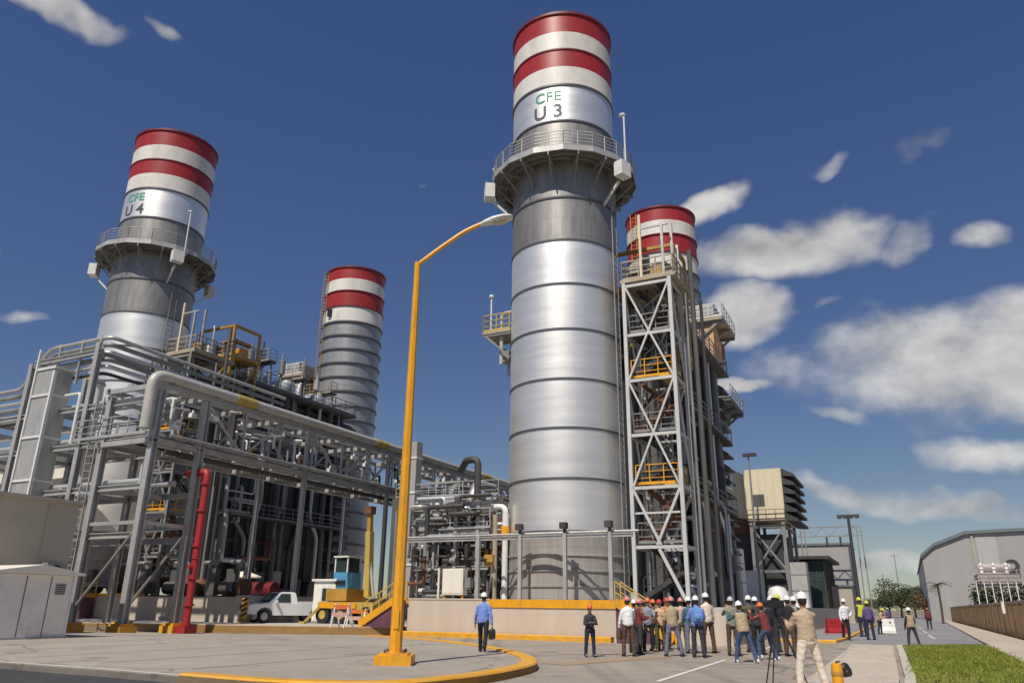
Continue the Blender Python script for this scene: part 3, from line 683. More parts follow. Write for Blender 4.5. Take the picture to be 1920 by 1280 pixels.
# ------------------------------------------------------------------ heat recovery boilers
def boiler(u, w, label, seed):
    rn = random.Random(seed)
    t = pthing('boiler_house', u, w, 0, label, 'boiler', 'heat recovery boilers behind the stacks')
    U1, D0, D1, ZT = 4.4, 5.0, 19.0, 18.6
    MB().bx(-U1, U1, D0, D1, 2.6, ZT).build('casing', 'casing_grey', t, False)
    MB().bx(-2.6, 2.6, 2.2, D0, 3.2, 14.5).build('outlet_duct', 'grey_steel', t, False)
    MB().loft([[Vector(v) for v in ((-U1, D1, 2.6), (U1, D1, 2.6), (U1, D1, ZT), (-U1, D1, ZT))], [Vector(v) for v in ((-2.6, D1 + 4, 4), (2.6, D1 + 4, 4), (2.6, D1 + 4, 10), (-2.6, D1 + 4, 10))]]).build('inlet_duct', 'casing_grey', t, False)
    for i in range(9):                                   # columns on the flank and the front
        y = D0 + .2 + i * (D1 - D0 - .4) / 8
        MB().ibeam((U1 + .22, y, 1.5), (U1 + .22, y, ZT + .1), .36, .40, (1, 0, 0)).build('casing_column', 'casing_grey' if i % 4 else 'grey_steel', t, False)
    for i in range(6):
        x = -U1 + .3 + i * (2 * U1 - .6) / 5
        MB().ibeam((x, D0 - .2, 1.5), (x, D0 - .2, ZT + .1), .36, .36, (0, 1, 0)).build('casing_column', 'grey_steel', t, False)
    for z in (3.4, 6.2, 9.2, 12.2, 15.2, 18.2):
        mb = MB()
        for i in range(8):
            y = D0 + .2 + i * (D1 - D0 - .4) / 8; mb.beam((U1 + .16, y + .2, z), (U1 + .16, y + (D1 - D0 - .4) / 8 - .2, z), .24, .26)
        mb.build('stiffener', 'casing_grey', t, False)
    # walkways along the flank
    for z in (8.0, 13.4):
        p = MB().bx(U1 + .45, U1 + 1.5, D0, D1, z - .12, z).build('walkway', 'dark_steel', t, False)
        MB().rail([(U1 + 1.45, D0, z), (U1 + 1.45, D1, z)], 1.1, 1.75, .05, 2).build('railing', 'grey_steel', p, False)
    for i in range(14):                                   # rain hoods at the rear corner
        z = 4.2 + i * 1.02
        mb = MB(); mb.add([(U1 + .4, D1 - 1.2, z + .8), (U1 + 1.35, D1 - 1.2, z + .1), (U1 + 1.35, D1 + .9, z + .1), (U1 + .4, D1 + .9, z + .8), (U1 + .4, D1 - 1.2, z), (U1 + 1.35, D1 - 1.2, z - .05), (U1 + 1.35, D1 + .9, z - .05), (U1 + .4, D1 + .9, z)],
               [(0, 1, 2, 3), (7, 6, 5, 4), (4, 5, 1, 0), (5, 6, 2, 1), (6, 7, 3, 2), (7, 4, 0, 3)]); mb.build('rain_hood', 'casing_grey', t, False)
    # downcomer pipes with kinks on the flank
    for i, (y, r_, mt) in enumerate(((5.9, .16, 'grey_steel'), (7.4, .24, 'dark_steel'), (8.6, .13, 'lagging'), (10.4, .26, 'casing_grey'), (11.2, .12, 'grey_steel'), (13.2, .22, 'dark_steel'), (14.8, .16, 'lagging'), (16.4, .24, 'casing_grey'), (17.6, .15, 'grey_steel'))):
        zk = 5 + rn.random() * 3; dy = rn.choice((-.9, .9, 1.2, 0))
        pts = [(U1 + .85, y, ZT + .8), (U1 + .85, y, zk + 1.4), (U1 + 1.1, y + dy, zk), (U1 + 1.1, y + dy, 1.6)]
        MB().path(pts, r_, 10, .5).build('downcomer', mt, t)
    # roof deck with drums, vents, silencers, valves
    dk = MB().bx(-U1 - .8, U1 + 1.6, D0 - 1.2, D1 + .3, ZT + .12, ZT + .34).build('roof_deck', 'casing_grey', t, False)
    MB().rail([(-U1 - .7, D0 - 1.1, ZT + .34), (U1 + 1.5, D0 - 1.1, ZT + .34), (U1 + 1.5, D1 + .2, ZT + .34), (-U1 - .7, D1 + .2, ZT + .34), (-U1 - .7, D0 - 1.1, ZT + .34)], 1.15, 1.6, .06, 2).build('railing', 'grey_steel', dk, False)
    for y, r_, z in ((7.5, .95, ZT + 2.0), (12.2, .8, ZT + 1.7), (16.4, .65, ZT + 1.5)):
        d = MB(); d.path([(-3.6, y, z), (3.6, y, z)], r_, 20); d.ell((3.6, y, z), (.4, r_, r_), 14, 8); d.ell((-3.6, y, z), (.4, r_, r_), 14, 8)
        d.build('steam_drum', 'lagging', t)
        mb = MB()
        for x in (-2.6, 2.6): mb.bx(x - .15, x + .15, y - .5, y + .5, ZT + .345, z - r_ * .8)
        mb.build('drum_saddle', 'grey_steel', t, False)
        zp = z + r_ + .35
        p = MB().bx(-3.8, 4.2, y + r_ + .2, y + r_ + 1.2, zp - .1, zp).build('drum_platform', 'dark_steel', t, False)
        MB().rail([(-3.8, y + r_ + .25, zp), (4.2, y + r_ + .25, zp), (4.2, y + r_ + 1.15, zp)], 1.1, 1.4, .05, 2).build('railing', 'platform_tan', p, False)
        mb = MB()
        for x in (-3.6, -1, 1.6, 4.1): mb.beam((x, y + r_ + .7, ZT + .34), (x, y + r_ + .7, zp - .1), .12)
        mb.build('post', 'grey_steel', p, False)
    for i, (x, y, h) in enumerate(((3.6, 5.0, 4.8), (2.5, 9.6, 5.6), (4.2, 10.4, 4.4), (3.2, 14.4, 5.2), (4.4, 15.0, 3.6), (.8, 10, 5.0), (4.6, 6.2, 4.0), (-1.5, 14.2, 4.5))):
        mb = MB(); mb.tube((x, y, ZT + .34), (x, y, ZT + h), .11, 8); mb.tube((x, y, ZT + h * .55), (x, y, ZT + h * .85), .27, 10); mb.build('vent_pipe', ('grey_steel', 'galvanised', 'grey_steel')[i % 3], t)
    # ochre hoist frame and valve platform at the front corner
    p = MB(); p.bx(2.2, 6.4, 2.4, 5.6, ZT + 1.6, ZT + 1.75); pl = p.build('valve_platform', 'ochre_steel', t, False)
    MB().rail([(2.2, 2.45, ZT + 1.75), (6.35, 2.45, ZT + 1.75), (6.35, 5.6, ZT + 1.75)], 1.15, 1.1, .06, 2).build('railing', 'platform_tan', pl, False)
    mb = MB()
    for x, y in ((2.4, 2.6), (6.2, 2.6), (6.2, 5.4), (2.4, 5.4)): mb.beam((x, y, ZT - 3.2), (x, y, ZT + 4.2), .18)
    mb.beam((2.4, 2.6, ZT + 4.2), (6.2, 2.6, ZT + 4.2), .2); mb.beam((6.2, 2.6, ZT + 4.2), (6.2, 5.4, ZT + 4.2), .2); mb.beam((2.4, 2.6, ZT - 3), (6.2, 2.6, ZT + 1.5), .12); mb.beam((6.2, 2.6, ZT - 3), (6.2, 5.4, ZT + 1.5), .12)
    mb.build('hoist_frame', 'ochre_steel', t, False)
    mb = MB(); mb.box((3.4, 3.6, ZT + 2.4), (1.0, .9, 1.2)); mb.path([(4.6, 3.2, ZT + 1.8), (4.6, 3.2, ZT + 3.2), (5.6, 3.2, ZT + 3.2), (5.6, 5, ZT + 3.2)], .2, 10, .3); mb.build('valve', 'rust_brown', pl)
    mb = MB(); mb.box((5.3, 4.4, ZT + 2.3), (.8, .7, 1.0)); mb.build('valve', 'yellow_paint', pl, False)
    # piping, cabinets and ducts tangled between the stack and the flank walkways
    for k in range(10):
        y = D0 + rn.random() * 13; z0 = 2.2 + rn.random() * 10; mt = rn.choice(('galvanised', 'lagging', 'grey_steel', 'casing_grey', 'rust_brown'))
        y2 = y + rn.uniform(-3, 3); z1 = z0 + rn.uniform(1, 4)
        MB().path([(U1 + .5, y, z0), (U1 + 1.2, y, z0), (U1 + 1.2, y2, z0), (U1 + 1.2, y2, z1), (U1 + .3, y2, z1)], rn.uniform(.07, .2), 8, .25).build('feed_pipe', mt, t)
    for k in range(6):
        y = D0 + 1 + k * 2.2; h = rn.uniform(1.2, 2.6)
        MB().bx(U1 + .6, U1 + rn.uniform(1.1, 1.8), y, y + rn.uniform(.7, 1.3), 1.56, 1.56 + h).build('pump_skid', rn.choice(('dark_steel', 'casing_grey', 'grey_steel', 'rust_brown')), t, False)
    return t
boiler(0, 0, 'dark grey boiler block with walkways and rain hoods behind the lattice tower', 5)
boiler(-36.0, -.6, 'dark grey boiler block with many vertical pipes behind the pipe rack at left', 9)

# ------------------------------------------------------------------ lattice stair towers
def stair_tower(u, w, label, frame_mt, legs_lab=None):
    t = pthing('stair_tower', u, w, 0, label, 'stair tower', 'lattice stair towers beside the main stacks')
    a, b, ZB, ZT = 1.33, 1.2, 1.5, 19.1
    lv = (1.75, 4.4, 7.4, 10.2, 13.25, 15.9, 18.9)
    for x in (-a, a):
        for y in (-b, b): MB().ibeam((x, y, ZB), (x, y, ZT), .2, .2, (0, 1, 0), .045).build('leg', frame_mt, t, False)
    for z in lv[1:]:
        mb = MB()
        for y in (-b, b): mb.beam((-a + .11, y, z), (a - .11, y, z), .12, .16)
        for x in (-a, a): mb.beam((x, -b + .11, z), (x, b - .11, z), .12, .16)
        mb.build('girt', frame_mt, t, False)
    spans = ((18.8, 13.35), (13.15, 7.5))
    for z1, z0 in spans:
        for y in (-b - .02, b + .02):
            MB().beam((-a + .1, y, z1), (a - .1, y, z0), .10).build('brace', frame_mt, t, False)
            MB().beam((a - .1, y + .005, z1), (-a + .1, y + .005, z0), .10).build('brace', frame_mt, t, False)
        for x in (-a - .02, a + .02):
            MB().beam((x, -b + .1, z1), (x, b - .1, z0), .11).build('brace', frame_mt, t, False)
    for y in (-b - .02, b + .02):
        MB().beam((-a + .1, y, 7.3), (.1, y, 4.5), .13).build('brace', frame_mt, t, False)
        MB().beam((a - .1, y + .005, 7.3), (-.1, y + .005, 4.5), .13).build('brace', frame_mt, t, False)
        MB().beam((-a + .15, y, 6.1), (a - .15, y, 6.1), .10).build('brace', frame_mt, t, False)
        MB().beam((0, y, 4.3), (a - .1, y, 1.8), .15).build('brace', frame_mt, t, False)
    for i, z in enumerate(lv[1:]):
        s_ = 1 if i % 2 else -1
        fl = MB(); fl.bx(-a + .15, a - .15, -b + .1, b - .1, z + .11, z + .17) if False else fl.bx(min(s_ * a * .3, s_ * (a - .15)), max(s_ * a * .3, s_ * (a - .15)), -b + .12, b - .12, z + .11, z + .18)
        ld = fl.build('landing', 'pale_yellow' if i in (1, 3) else 'dark_steel', t, False)
        zz = z + .18
        MB().rail([(-a + .2, -b + .16, zz), (a - .2, -b + .16, zz)], 1.05, .8, .05, 2).build('railing', 'yellow_paint' if i in (1, 3) else 'grey_steel', ld, False)
        MB().rail([(s_ * (a - .2), -b + .16, zz), (s_ * (a - .2), b - .16, zz)], 1.05, .8, .05, 2).build('railing', 'pale_yellow' if i in (1, 3) else 'grey_steel', ld, False)
    for z0, z1 in zip(lv, lv[1:]):
        zm = (z0 + z1) / 2
        mb = MB()
        for (y, xa, xb, za, zb) in ((-.55, -a + .35, a - .45, z0 + .2, zm), (.55, a - .45, -a + .35, zm, z1 + .2)):
            mb.beam((xa, y - .4, za), (xb, y - .4, zb), .05, .22); mb.beam((xa, y + .4, za), (xb, y + .4, zb), .05, .22)
            for k in range(8):
                q = Vector((xa, y, za)).lerp(Vector((xb, y, zb)), (k + .5) / 8); mb.box(q, (.24, .8, .04))
            mb.rail([(xa, y - .4, za), (xb, y - .4, zb)], .95, .8, .045, 1, False)
        mb.bx(a - .5, a - .16, -.95, .95, zm - .03, zm + .03)
        mb.build('stair_flight', 'rust_brown' if z0 in (4.4, 10.2) else 'dark_steel', t, False)
    # roof platform and service risers above
    p = MB().bx(-a - .2, a + .35, -b - .1, b + 1.5, ZT + .02, ZT + .2).build('roof_platform', 'platform_tan', t, False)
    MB().rail([(-a - .1, b, ZT + .2), (-a - .1, -b, ZT + .2), (a + .25, -b, ZT + .2), (a + .25, b + 1.4, ZT + .2)], 1.15, .9, .07, 2).build('railing', 'platform_tan', p, False)
    for (x, y, h, mt) in ((-.25, -b, 4.2, 'cream_panel'), (1.05, -b, 3.4, 'galvanised'), (1.45, -.6, 3.6, 'galvanised'), (1.5, .4, 2.6, 'white_steel')):
        MB().beam((x, y, ZT + .2), (x, y, ZT + h), .14).build('post', mt, p, False)
    MB().beam((-.25, -b, ZT + 3.3), (1.45, -b, ZT + 3.3), .10).build('post', 'galvanised', p, False)
    mb = MB(); mb.box((.3, .2, ZT + .75), (.7, .6, 1.0)); mb.build('cabinet', 'ochre_steel', p, False)
    mb = MB(); mb.box((1.2, .5, ZT + .6), (.6, .5, .8)); mb.build('cabinet', 'white_steel', p, False)
    for (x, y, r_, mt) in ((a + .35, .9, .08, 'grey_steel'), (a + .6, 1.6, .14, 'casing_grey'), (a + .9, 2.4, .1, 'dark_steel')):
        MB().tube((x, y, 1.6), (x, y, ZT - .3 + (3.0 if r_ > .1 else 0)), r_, 8).build('riser', mt, t)
    return t
stair_tower(5.42, .2, 'white lattice stair tower with yellow landings right of the tallest stack', 'tower_paint')
stair_tower(-30.4, -1.2, 'lattice stair tower with ochre flights right of the far left stack', 'grey_steel')

# turbine intake houses beyond the boilers
def intake(u, w, label):
    t = pthing('air_intake', u, w, 0, label, 'air intake', 'turbine air intake houses')
    MB().bx(.2, 3.9, 0, 9, 9.9, 15.0).build('filter_house', 'cream_panel', t, False)
    mb = MB()
    for i in range(5): mb.bx(.9 + i * .72, .92 + i * .72, -.012, .02, 9.95, 14.95)
    mb.build('panel_seam', 'taupe_wall', t, False)
    for i in range(6):
        z = 9.7 + i * .88
        mb = MB(); mb.add([(3.92, -.1, z + .85), (5.05, -.1, z + .28), (5.05, 9.1, z + .28), (3.92, 9.1, z + .85), (3.92, -.1, z + .1), (5.05, -.1, z), (5.05, 9.1, z), (3.92, 9.1, z + .1)],
               [(0, 1, 2, 3), (7, 6, 5, 4), (4, 5, 1, 0), (5, 6, 2, 1), (6, 7, 3, 2), (7, 4, 0, 3)]); mb.build('weather_hood', 'dark_steel', t, False)
    mb = MB(); mb.profile([(-4.2, 11.2), (-.3, 10.2), (.19, 10.2), (.19, 14.6), (-.9, 15.2), (-4.2, 15.9)], 'y', .6, 8.0); mb.build('duct', 'cream_panel', t, False)
    mb = MB(); mb.profile([(-6.0, 5.2), (-1.0, 4.8), (.0, 9.8), (-1.2, 10.1), (-6, 10.2)], 'y', 1.2, 7.5); mb.build('elbow_duct', 'rust_brown', t, False)
    for x in (.5, 3.6):
        for y in (.3, 4.5, 8.7): MB().ibeam((x, y, .2), (x, y, 9.88), .3, .3, (0, 1, 0), .04).build('leg', 'grey_steel', t, False)
    mb = MB()
    for z in (5.0, 9.3):
        mb.beam((.6, .3, z), (3.5, .3, z), .25); mb.beam((3.6, .5, z), (3.6, 8.5, z), .25)
    mb.beam((.5, .3, 5), (3.6, .3, 9.2), .16); mb.beam((3.6, .3, 5), (.5, .3, 9.2), .16); mb.beam((3.6, .4, 5), (3.6, 4.4, 9.2), .16)
    mb.build('brace', 'grey_steel', t, False)
    MB().bx(-3.5, 3.2, 1.0, 9, .2, 8.6).build('enclosure', 'dark_steel', t, False)
    for k in range(7): MB().bx(3.203, 3.32, 1.4 + k * 1.1, 1.7 + k * 1.1, .3, 8.4).build('enclosure_rib', 'grey_steel', t, False)
    MB().bx(-1.8, 1.2, -1.6, .9, 1.4, 5.0).build('lube_module', 'shed_panel', t, False)
    MB().rail([(.3, -.3, 9.9), (3.9, -.3, 9.9)], 1.0, 1.0, .05, 1).build('railing', 'dark_steel', t, False)
    return t
intake(2.6, 41, 'cream box on steel legs with dark weather hoods, right of the lattice tower')
# ------------------------------------------------------------------ overhead pipe rack at left
rk = random.Random(21)
t = pthing('pipe_rack', -17.2, -13.7, 0, 'galvanised steel pipe rack running back from the yellow footed column near the white shed', 'pipe rack')
XF, LEN, ZB, ZT = -3.8, 48.0, 9.3, 12.2
for x in (0, XF):
    for y, z0, fx in ((0, .15, 1), (3.0, .15, 1), (11.5, .4, 0), (20.5, .4, 0), (34, .4, 0), (46, .4, 0)):
        cw = .36 if fx else .25; c = MB().ibeam((x, y, z0), (x, y, ZT - .2), cw, cw, (0, 1, 0), .05).build('column', 'galvanised', t, False)
        if fx:
            mb = MB(); mb.box((x, y, .12), (.95, .95, .5)); mb.box((x, y, .42), (.7, .7, .12)); mb.build('plinth', 'kerb_yellow', c, False)
    for z in (ZB, ZT):
        MB().ibeam((x, -.4, z), (x, LEN, z), .22, .28, (0, 0, 1), .05).build('chord', 'galvanised', t, False)
    n = 15
    for i in range(1, n + 1):
        y = 3.0 * i - .0
        if i > 0 and y < LEN: MB().beam((x + .01, y, ZB + .18), (x + .01, y, ZT - .18), .12).build('post', 'galvanised', t, False)
        if i in (2, 5, 8, 11, 14): MB().beam((x + .012, y - 2.9, ZT - .25), (x + .012, y - .1, ZB + .25), .12).build('brace', 'galvanised', t, False)
        if i in (3, 6, 7, 10, 13): MB().beam((x + .012, y - 2.9, ZB + .25), (x + .012, y - .1, ZT - .25), .12).build('brace', 'galvanised', t, False)
for i in range(16):
    y = 3.0 * i - (0 if i else .2)
    for z in (ZB - .02, ZT - .02): MB().beam((XF + .14, y, z), (-.14, y, z), .18, .26).build('cross_beam', 'galvanised', t, False)
for y in (0, 3.0):
    MB().beam((XF + .1, y + .02, 1.2), (-.1, y + .02, 5.0), .11).build('brace', 'grey_steel', t, False)
    MB().beam((XF + .1, y, 5.2), (-.1, y, 5.2), .18).build('cross_beam', 'galvanised', t, False)
MB().beam((0, .22, 5.2), (0, 2.8, 5.2), .18).build('cross_beam', 'galvanised', t, False)
for i, (x, z, r_, mt) in enumerate(((-.75, ZB + .42, .17, 'grey_steel'), (-1.25, ZB + .38, .13, 'lagging'), (-1.9, ZB + .5, .25, 'grey_steel'), (-2.6, ZB + .42, .17, 'lagging'), (-3.2, ZB + .36, .11, 'dark_steel'),
                                    (-.8, ZT + .37, .2, 'grey_steel'), (-1.5, ZT + .32, .15, 'lagging'), (-2.2, ZT + .42, .25, 'grey_steel'), (-3.0, ZT + .36, .18, 'lagging'), (.32, ZB + .34, .1, 'grey_steel'), (-.3, ZB - .4, .14, 'dark_steel'))):
    MB().path([(x, .3 + .4 * (i % 4), z), (x, LEN - 1 - (i % 3), z)], r_, 10).build('pipe', mt, t)
# cable trays, small drops, valves and junction boxes inside the truss
for i in range(46):
    y = 1 + rk.random() * 42; x = rk.choice((-.35, -.9, -1.7, -2.6)); z0 = ZB + .5 + rk.random(); z1 = z0 + rk.uniform(.5, 1.8)
    MB().path([(x, y, z0), (x, y, z1), (x + rk.choice((-.6, .6)), y, z1), (x + .2, y + rk.uniform(-1.6, 1.6), z1)], rk.uniform(.05, .12), 8, .15).build('small_pipe', rk.choice(('lagging', 'grey_steel', 'galvanised', 'dark_steel', 'white_steel')), t)
for i in range(30):
    y = .8 + i * 1.4 + rk.random() * .6; z = ZB + rk.choice((.45, .9, 1.3, 1.9, 2.2))
    mb = MB(); x = rk.choice((.02, -.5, -1.1)); mb.box((x, y, z), (.28, .36, .24)); mb.box((x, y, z + .2), (.1, .1, .2)); mb.build('rack_light', 'paint_white', t, False)
for i in range(13):
    y = 2.2 + i * 3.2 + rk.random(); mb = MB(); x = rk.choice((-.9, -1.9)); mb.tube((x, y - .25, ZB + .5), (x, y + .25, ZB + .5), .3, 10); mb.tube((x, y, ZB + .5), (x, y, ZB + 1.2), .06, 6); mb.lathe([(.22, ZB + 1.2), (.26, ZB + 1.22), (.22, ZB + 1.26)], (x, y, 0), 12, True)
    mb.build('valve', rk.choice(('dark_steel', 'rust_brown', 'galvanised', 'ochre_steel')), t)
mb = MB(); mb.rail([(.2, 22, ZB + .2), (.2, 46, ZB + .2)], 1.1, 1.5, .05, 2); mb.build('railing', 'galvanised', t, False)

wp = pthing('steam_pipe', -17.2, -13.7, 0, 'thick white lagged pipe lying along the top of the pipe rack', 'pipe')
MB().path([(.02, -.62, 9.8), (0.02, -.62, 12.68), (0.02, 4, 12.68), (0.02, LEN + 1.2, 12.68), (.02, LEN + 1.2, 9.6)], .29, 18, .7, k=6).build('lagging_shell', 'pipe_white', wp)
for y in (5.0, 18.6, 35): MB().path([(.02, y, 12.68), (.02, y + 1.5, 12.68)], .315, 18).build('band', 'mustard', wp)
for y in (2.2, 7.7, 11, 14.4, 22, 27, 32, 38, 43): MB().path([(.02, y, 12.68), (.02, y + .12, 12.68)], .305, 18).build('lagging_strap', 'galvanised', wp)
for i in range(16): MB().bx(-.18, .22, 3 * i - .12 + .6, 3 * i + .12 + .6, 12.345, 12.40).build('pipe_shoe', 'grey_steel', wp, False)

rp = pthing('fire_riser', -16.55, -10.75, 0, 'red fire riser pipe strapped beside the second rack column', 'pipe')
MB().path([(-.9, .1, 8.1), (.15, .1, 8.1), (.15, .1, .2)], .19, 12, .3).build('riser_pipe', 'red_paint', rp)
mb = MB(); mb.path([(-.9, .1, 8.1), (-1.6, .1, 8.1), (-1.6, 1.6, 8.1)], .15, 10, .25); mb.build('branch_pipe', 'red_paint', rp)
for z in (.35, 1.3, 2.6, 4.2, 6.0, 7.4): MB().tube((.15, .1, z), (.15, .1, z + .12), .27, 12).build('flange', 'red_paint', rp)
mb = MB(); mb.box((.15, .1, .16), (.75, .75, .36)); mb.build('footing', 'red_paint', rp, False)
mb = MB(); mb.tube((.15, .1, 3.2), (.15, -.28, 3.2), .11, 10); mb.lathe([(.2, -.02), (.24, 0), (.2, .02)], (.15, .1, 3.6), 12, True); mb.build('valve', 'red_paint', rp)

# ---- cross rack going left, with the raised pipe loop
t = pthing('pipe_rack', -17.2, -13.7, 0, 'cross pipe rack running off to the left edge behind the taupe building', 'pipe rack')
for x in (-5.9, -11.8, -18, -24):
    for y in (.1, 3.6):
        MB().ibeam((x, y, .4), (x, y, 15.4 if x < -5 and x > -7 else (14.9 if x > -13 else 12.6)), .32, .32, (0, 1, 0), .05).build('column', 'galvanised', t, False)
for y in (.1, 3.6):
    for z, x1 in ((9.45, -28), (7.0, -28), (11.6, -28), (4.6, -13)):
        MB().ibeam((-.25, y, z), (x1, y, z), .22, .30, (0, 0, 1), .05).build('girder', 'galvanised', t, False)
MB().ibeam((-5.7, .1, 14.9), (-11.6, .1, 14.9), .22, .3, (0, 0, 1), .05).build('girder', 'galvanised', t, False)
MB().ibeam((-5.9, .3, 14.9), (-5.9, 3.4, 14.9), .22, .3, (0, 0, 1), .05).build('girder', 'galvanised', t, False)
for x in (-3, -5.9, -8.9, -11.8, -15, -18, -21, -24):
    for z in (9.4, 11.55, 6.95): MB().beam((x, .22, z), (x, 3.5, z), .16, .22).build('cross_beam', 'galvanised', t, False)
for i, (y, z, r_, mt) in enumerate(((.5, 9.9, .14, 'lagging'), (1.5, 9.95, .16, 'grey_steel'), (2.9, 9.85, .11, 'lagging'), (.6, 7.4, .13, 'lagging'), (2.2, 7.42, .15, 'galvanised'), (.7, 12.0, .12, 'lagging'), (2.2, 12.1, .14, 'lagging'))):
    MB().path([(-.6 - .2 * (i % 4), y, z), (-28, y, z)], r_, 10).build('pipe', mt, t)
for i in range(16):
    x = -1 - rk.random() * 13; y = rk.choice((.0, .5, 1.4, 2.4)); z0 = rk.choice((4.7, 7.2, 9.6)); z1 = z0 + rk.uniform(1, 3)
    MB().path([(x, y, z0), (x, y, z1), (x + rk.uniform(-1.8, 1.8), y, z1)], rk.uniform(.06, .14), 8, .2).build('small_pipe', rk.choice(('lagging', 'grey_steel', 'galvanised', 'white_steel')), t)
mb = MB(); mb.ladder((-4.6, -.1, .4), (-4.6, -.1, 12.0), .6, (1, 0, 0)); mb.build('ladder', 'galvanised', t, False)
mb = MB(); mb.rail([(-.4, -.25, 9.65), (-6, -.25, 9.65)], 1.1, 1.4, .05, 2); mb.build('railing', 'galvanised', t, False)

lp = pthing('pipe_loop', -17.2, -13.7, 0, 'bundle of parallel pipes that steps up over the rack at the left edge', 'pipe', None)
for i, (r_, mt) in enumerate(((.12, 'galvanised'), (.13, 'grey_steel'), (.10, 'lagging'), (.15, 'grey_steel'), (.12, 'lagging'), (.10, 'dark_steel'))):
    o = i * .40; yy = .25 + i * .06
    MB().path([(-30, yy, 13.45 - o), (-12.7 + o * .35, yy, 13.45 - o), (-10.7 + o * .55, yy, 15.75 - o), (-5.55 + .3 - i * .1, yy, 15.75 - o), (-5.55 + .3 - i * .1, 14.5, 15.75 - o - .2)], r_, 10, .5).build('pipe', mt, lp)
mb = MB()
for x in (-9.6, -7.6, -6.0): mb.beam((x, .2, 13.2), (x, .2, 15.9), .12)
mb.build('hanger', 'galvanised', lp, False)

# vertical ducts in the left corner
t = pthing('vertical_duct', -26.2, -13.1, .4, 'tall light grey square duct in front of the cross rack at left', 'duct')
MB().bx(-.85, .75, -1.3, -.2, 0, 13.8).build('duct_wall', 'galvanised', t, False)
mb = MB()
for z in (2.4, 4.8, 7.2, 9.6, 12.0, 13.6): mb.bx(-.92, .82, -1.37, -.13, z, z + .12)
mb.build('duct_flange', 'white_steel', t, False)
mb = MB(); mb.bx(-.98, -.86, -1.4, -1.25, 0, 14.9); mb.bx(.76, .9, -1.42, -1.25, 0, 13.4); mb.build('corner_angle', 'white_steel', t, False)
t = pthing('vertical_duct', -24.2, -12.6, .4, 'pale blue grey round duct beside the tall square duct at left', 'duct')
MB().path([(0, 0, 0), (0, 0, 13.2)], .42, 16).build('duct_wall', 'shed_panel', t)
for z in (3, 6, 9, 12.9): MB().path([(0, 0, z), (0, 0, z + .1)], .48, 16).build('duct_flange', 'galvanised', t)
MB().path([(-.6, .05, 8), (-.6, .05, 13)], .12, 8).build('side_pipe', 'blue_paint', t)
# pale plant room with windows glimpsed at the far left
t = pthing('control_cabin', -33.5, -9, .4, 'pale blue cabin with windows raised on legs behind the cross rack at left', 'cabin')
MB().bx(-10, 2.6, 0, 2.4, 6.9, 10.0).build('wall', 'shed_panel', t, False)
MB().bx(-10.3, 2.9, -.3, 2.7, 10.003, 10.3).build('roof', 'paint_white', t, False)
for i in range(6): MB().bx(-9.6 + i * 1.9, -8.5 + i * 1.9, -.03, .05, 7.8, 9.3).build('window', 'glass', t, False)
for x in (-9.6, -4.6, .4, 2.4):
    for y in (.2, 2.2): MB().beam((x, y, 0), (x, y, 6.9), .22).build('leg', 'galvanised', t, False)

# ---- pipework between the rack and the tallest stack
t = pthing('pipework_frame', 0, -2, 0, 'grey steel frame crowded with pipes and valves left of the tallest stack', 'pipework')
XS = (-8.4, -7.0, -5.6, -4.2)
for x in XS:
    for y in (-.6, 3.4): MB().ibeam((x, y, 1.55), (x, y, 7.5 if x < -7 else 6.9), .2, .2, (0, 1, 0), .045).build('column', 'galvanised', t, False)
for z in (3.4, 5.3, 6.8):
    for y in (-.6, 3.4): MB().ibeam((-8.3, y, z), (-3.5, y, z), .16, .24, (0, 0, 1), .04).build('beam', 'galvanised', t, False)
    for x in XS: MB().beam((x, -.45, z), (x, 3.3, z), .15, .2).build('beam', 'galvanised', t, False)
rp_ = random.Random(31)
for i in range(110):
    x, y, z = rp_.uniform(-8.2, -3.4), rp_.uniform(-1.0, 3.2), rp_.uniform(1.8, 6.8)
    pts = [Vector((x, y, z))]
    ax = rp_.randrange(3)
    for k in range(rp_.choice((2, 3, 3, 4))):
        d = Vector((0, 0, 0)); d[ax] = rp_.choice((-1, 1)) * rp_.uniform(.7, 2.6); q = pts[-1] + d
        q.x = min(max(q.x, -8.4), -3.3); q.y = min(max(q.y, -1.1), 3.3); q.z = min(max(q.z, 1.7), 7.2)
        if (q - pts[-1]).length > .3: pts.append(q)
        ax = (ax + rp_.choice((1, 2))) % 3
    if len(pts) > 1: MB().path(pts, rp_.choice((.045, .06, .08, .10, .14)), 8, .25).build('pipe', rp_.choice(('lagging', 'grey_steel', 'galvanised', 'dark_steel', 'dark_steel', 'grey_steel', 'rust_brown', 'casing_grey')), t)
for i in range(34):
    x, y, z = rp_.uniform(-8, -3.6), rp_.uniform(-1, 1.5), rp_.choice((2.2, 3.8, 4.6, 5.7, 6.3))
    mb = MB(); mb.tube((x - .2, y, z), (x + .2, y, z), .17, 10); mb.tube((x, y, z), (x, y, z + .45), .05, 6); mb.ell((x, y, z + .5), (.16, .16, .13), 10, 6); mb.build('valve', rp_.choice(('dark_steel', 'rust_brown', 'ochre_steel', 'galvanised', 'grey_steel', 'white_steel')), t)
for i in range(9):
    x, y, z = rp_.uniform(-8, -3.6), rp_.uniform(-1, 2.5), rp_.choice((1.56, 3.55, 5.45, 1.56))
    MB().bx(x, x + rp_.uniform(.4, .9), y, y + .6, z, z + rp_.uniform(.6, 1.4)).build('cabinet', rp_.choice(('grey_steel', 'casing_grey', 'cabinet_cream', 'rust_brown', 'shed_panel')), t, False)
MB().rail([(-8.4, -.75, 5.45), (-3.4, -.75, 5.45)], 1.1, 1.2, .05, 2).build('railing', 'galvanised', t, False)
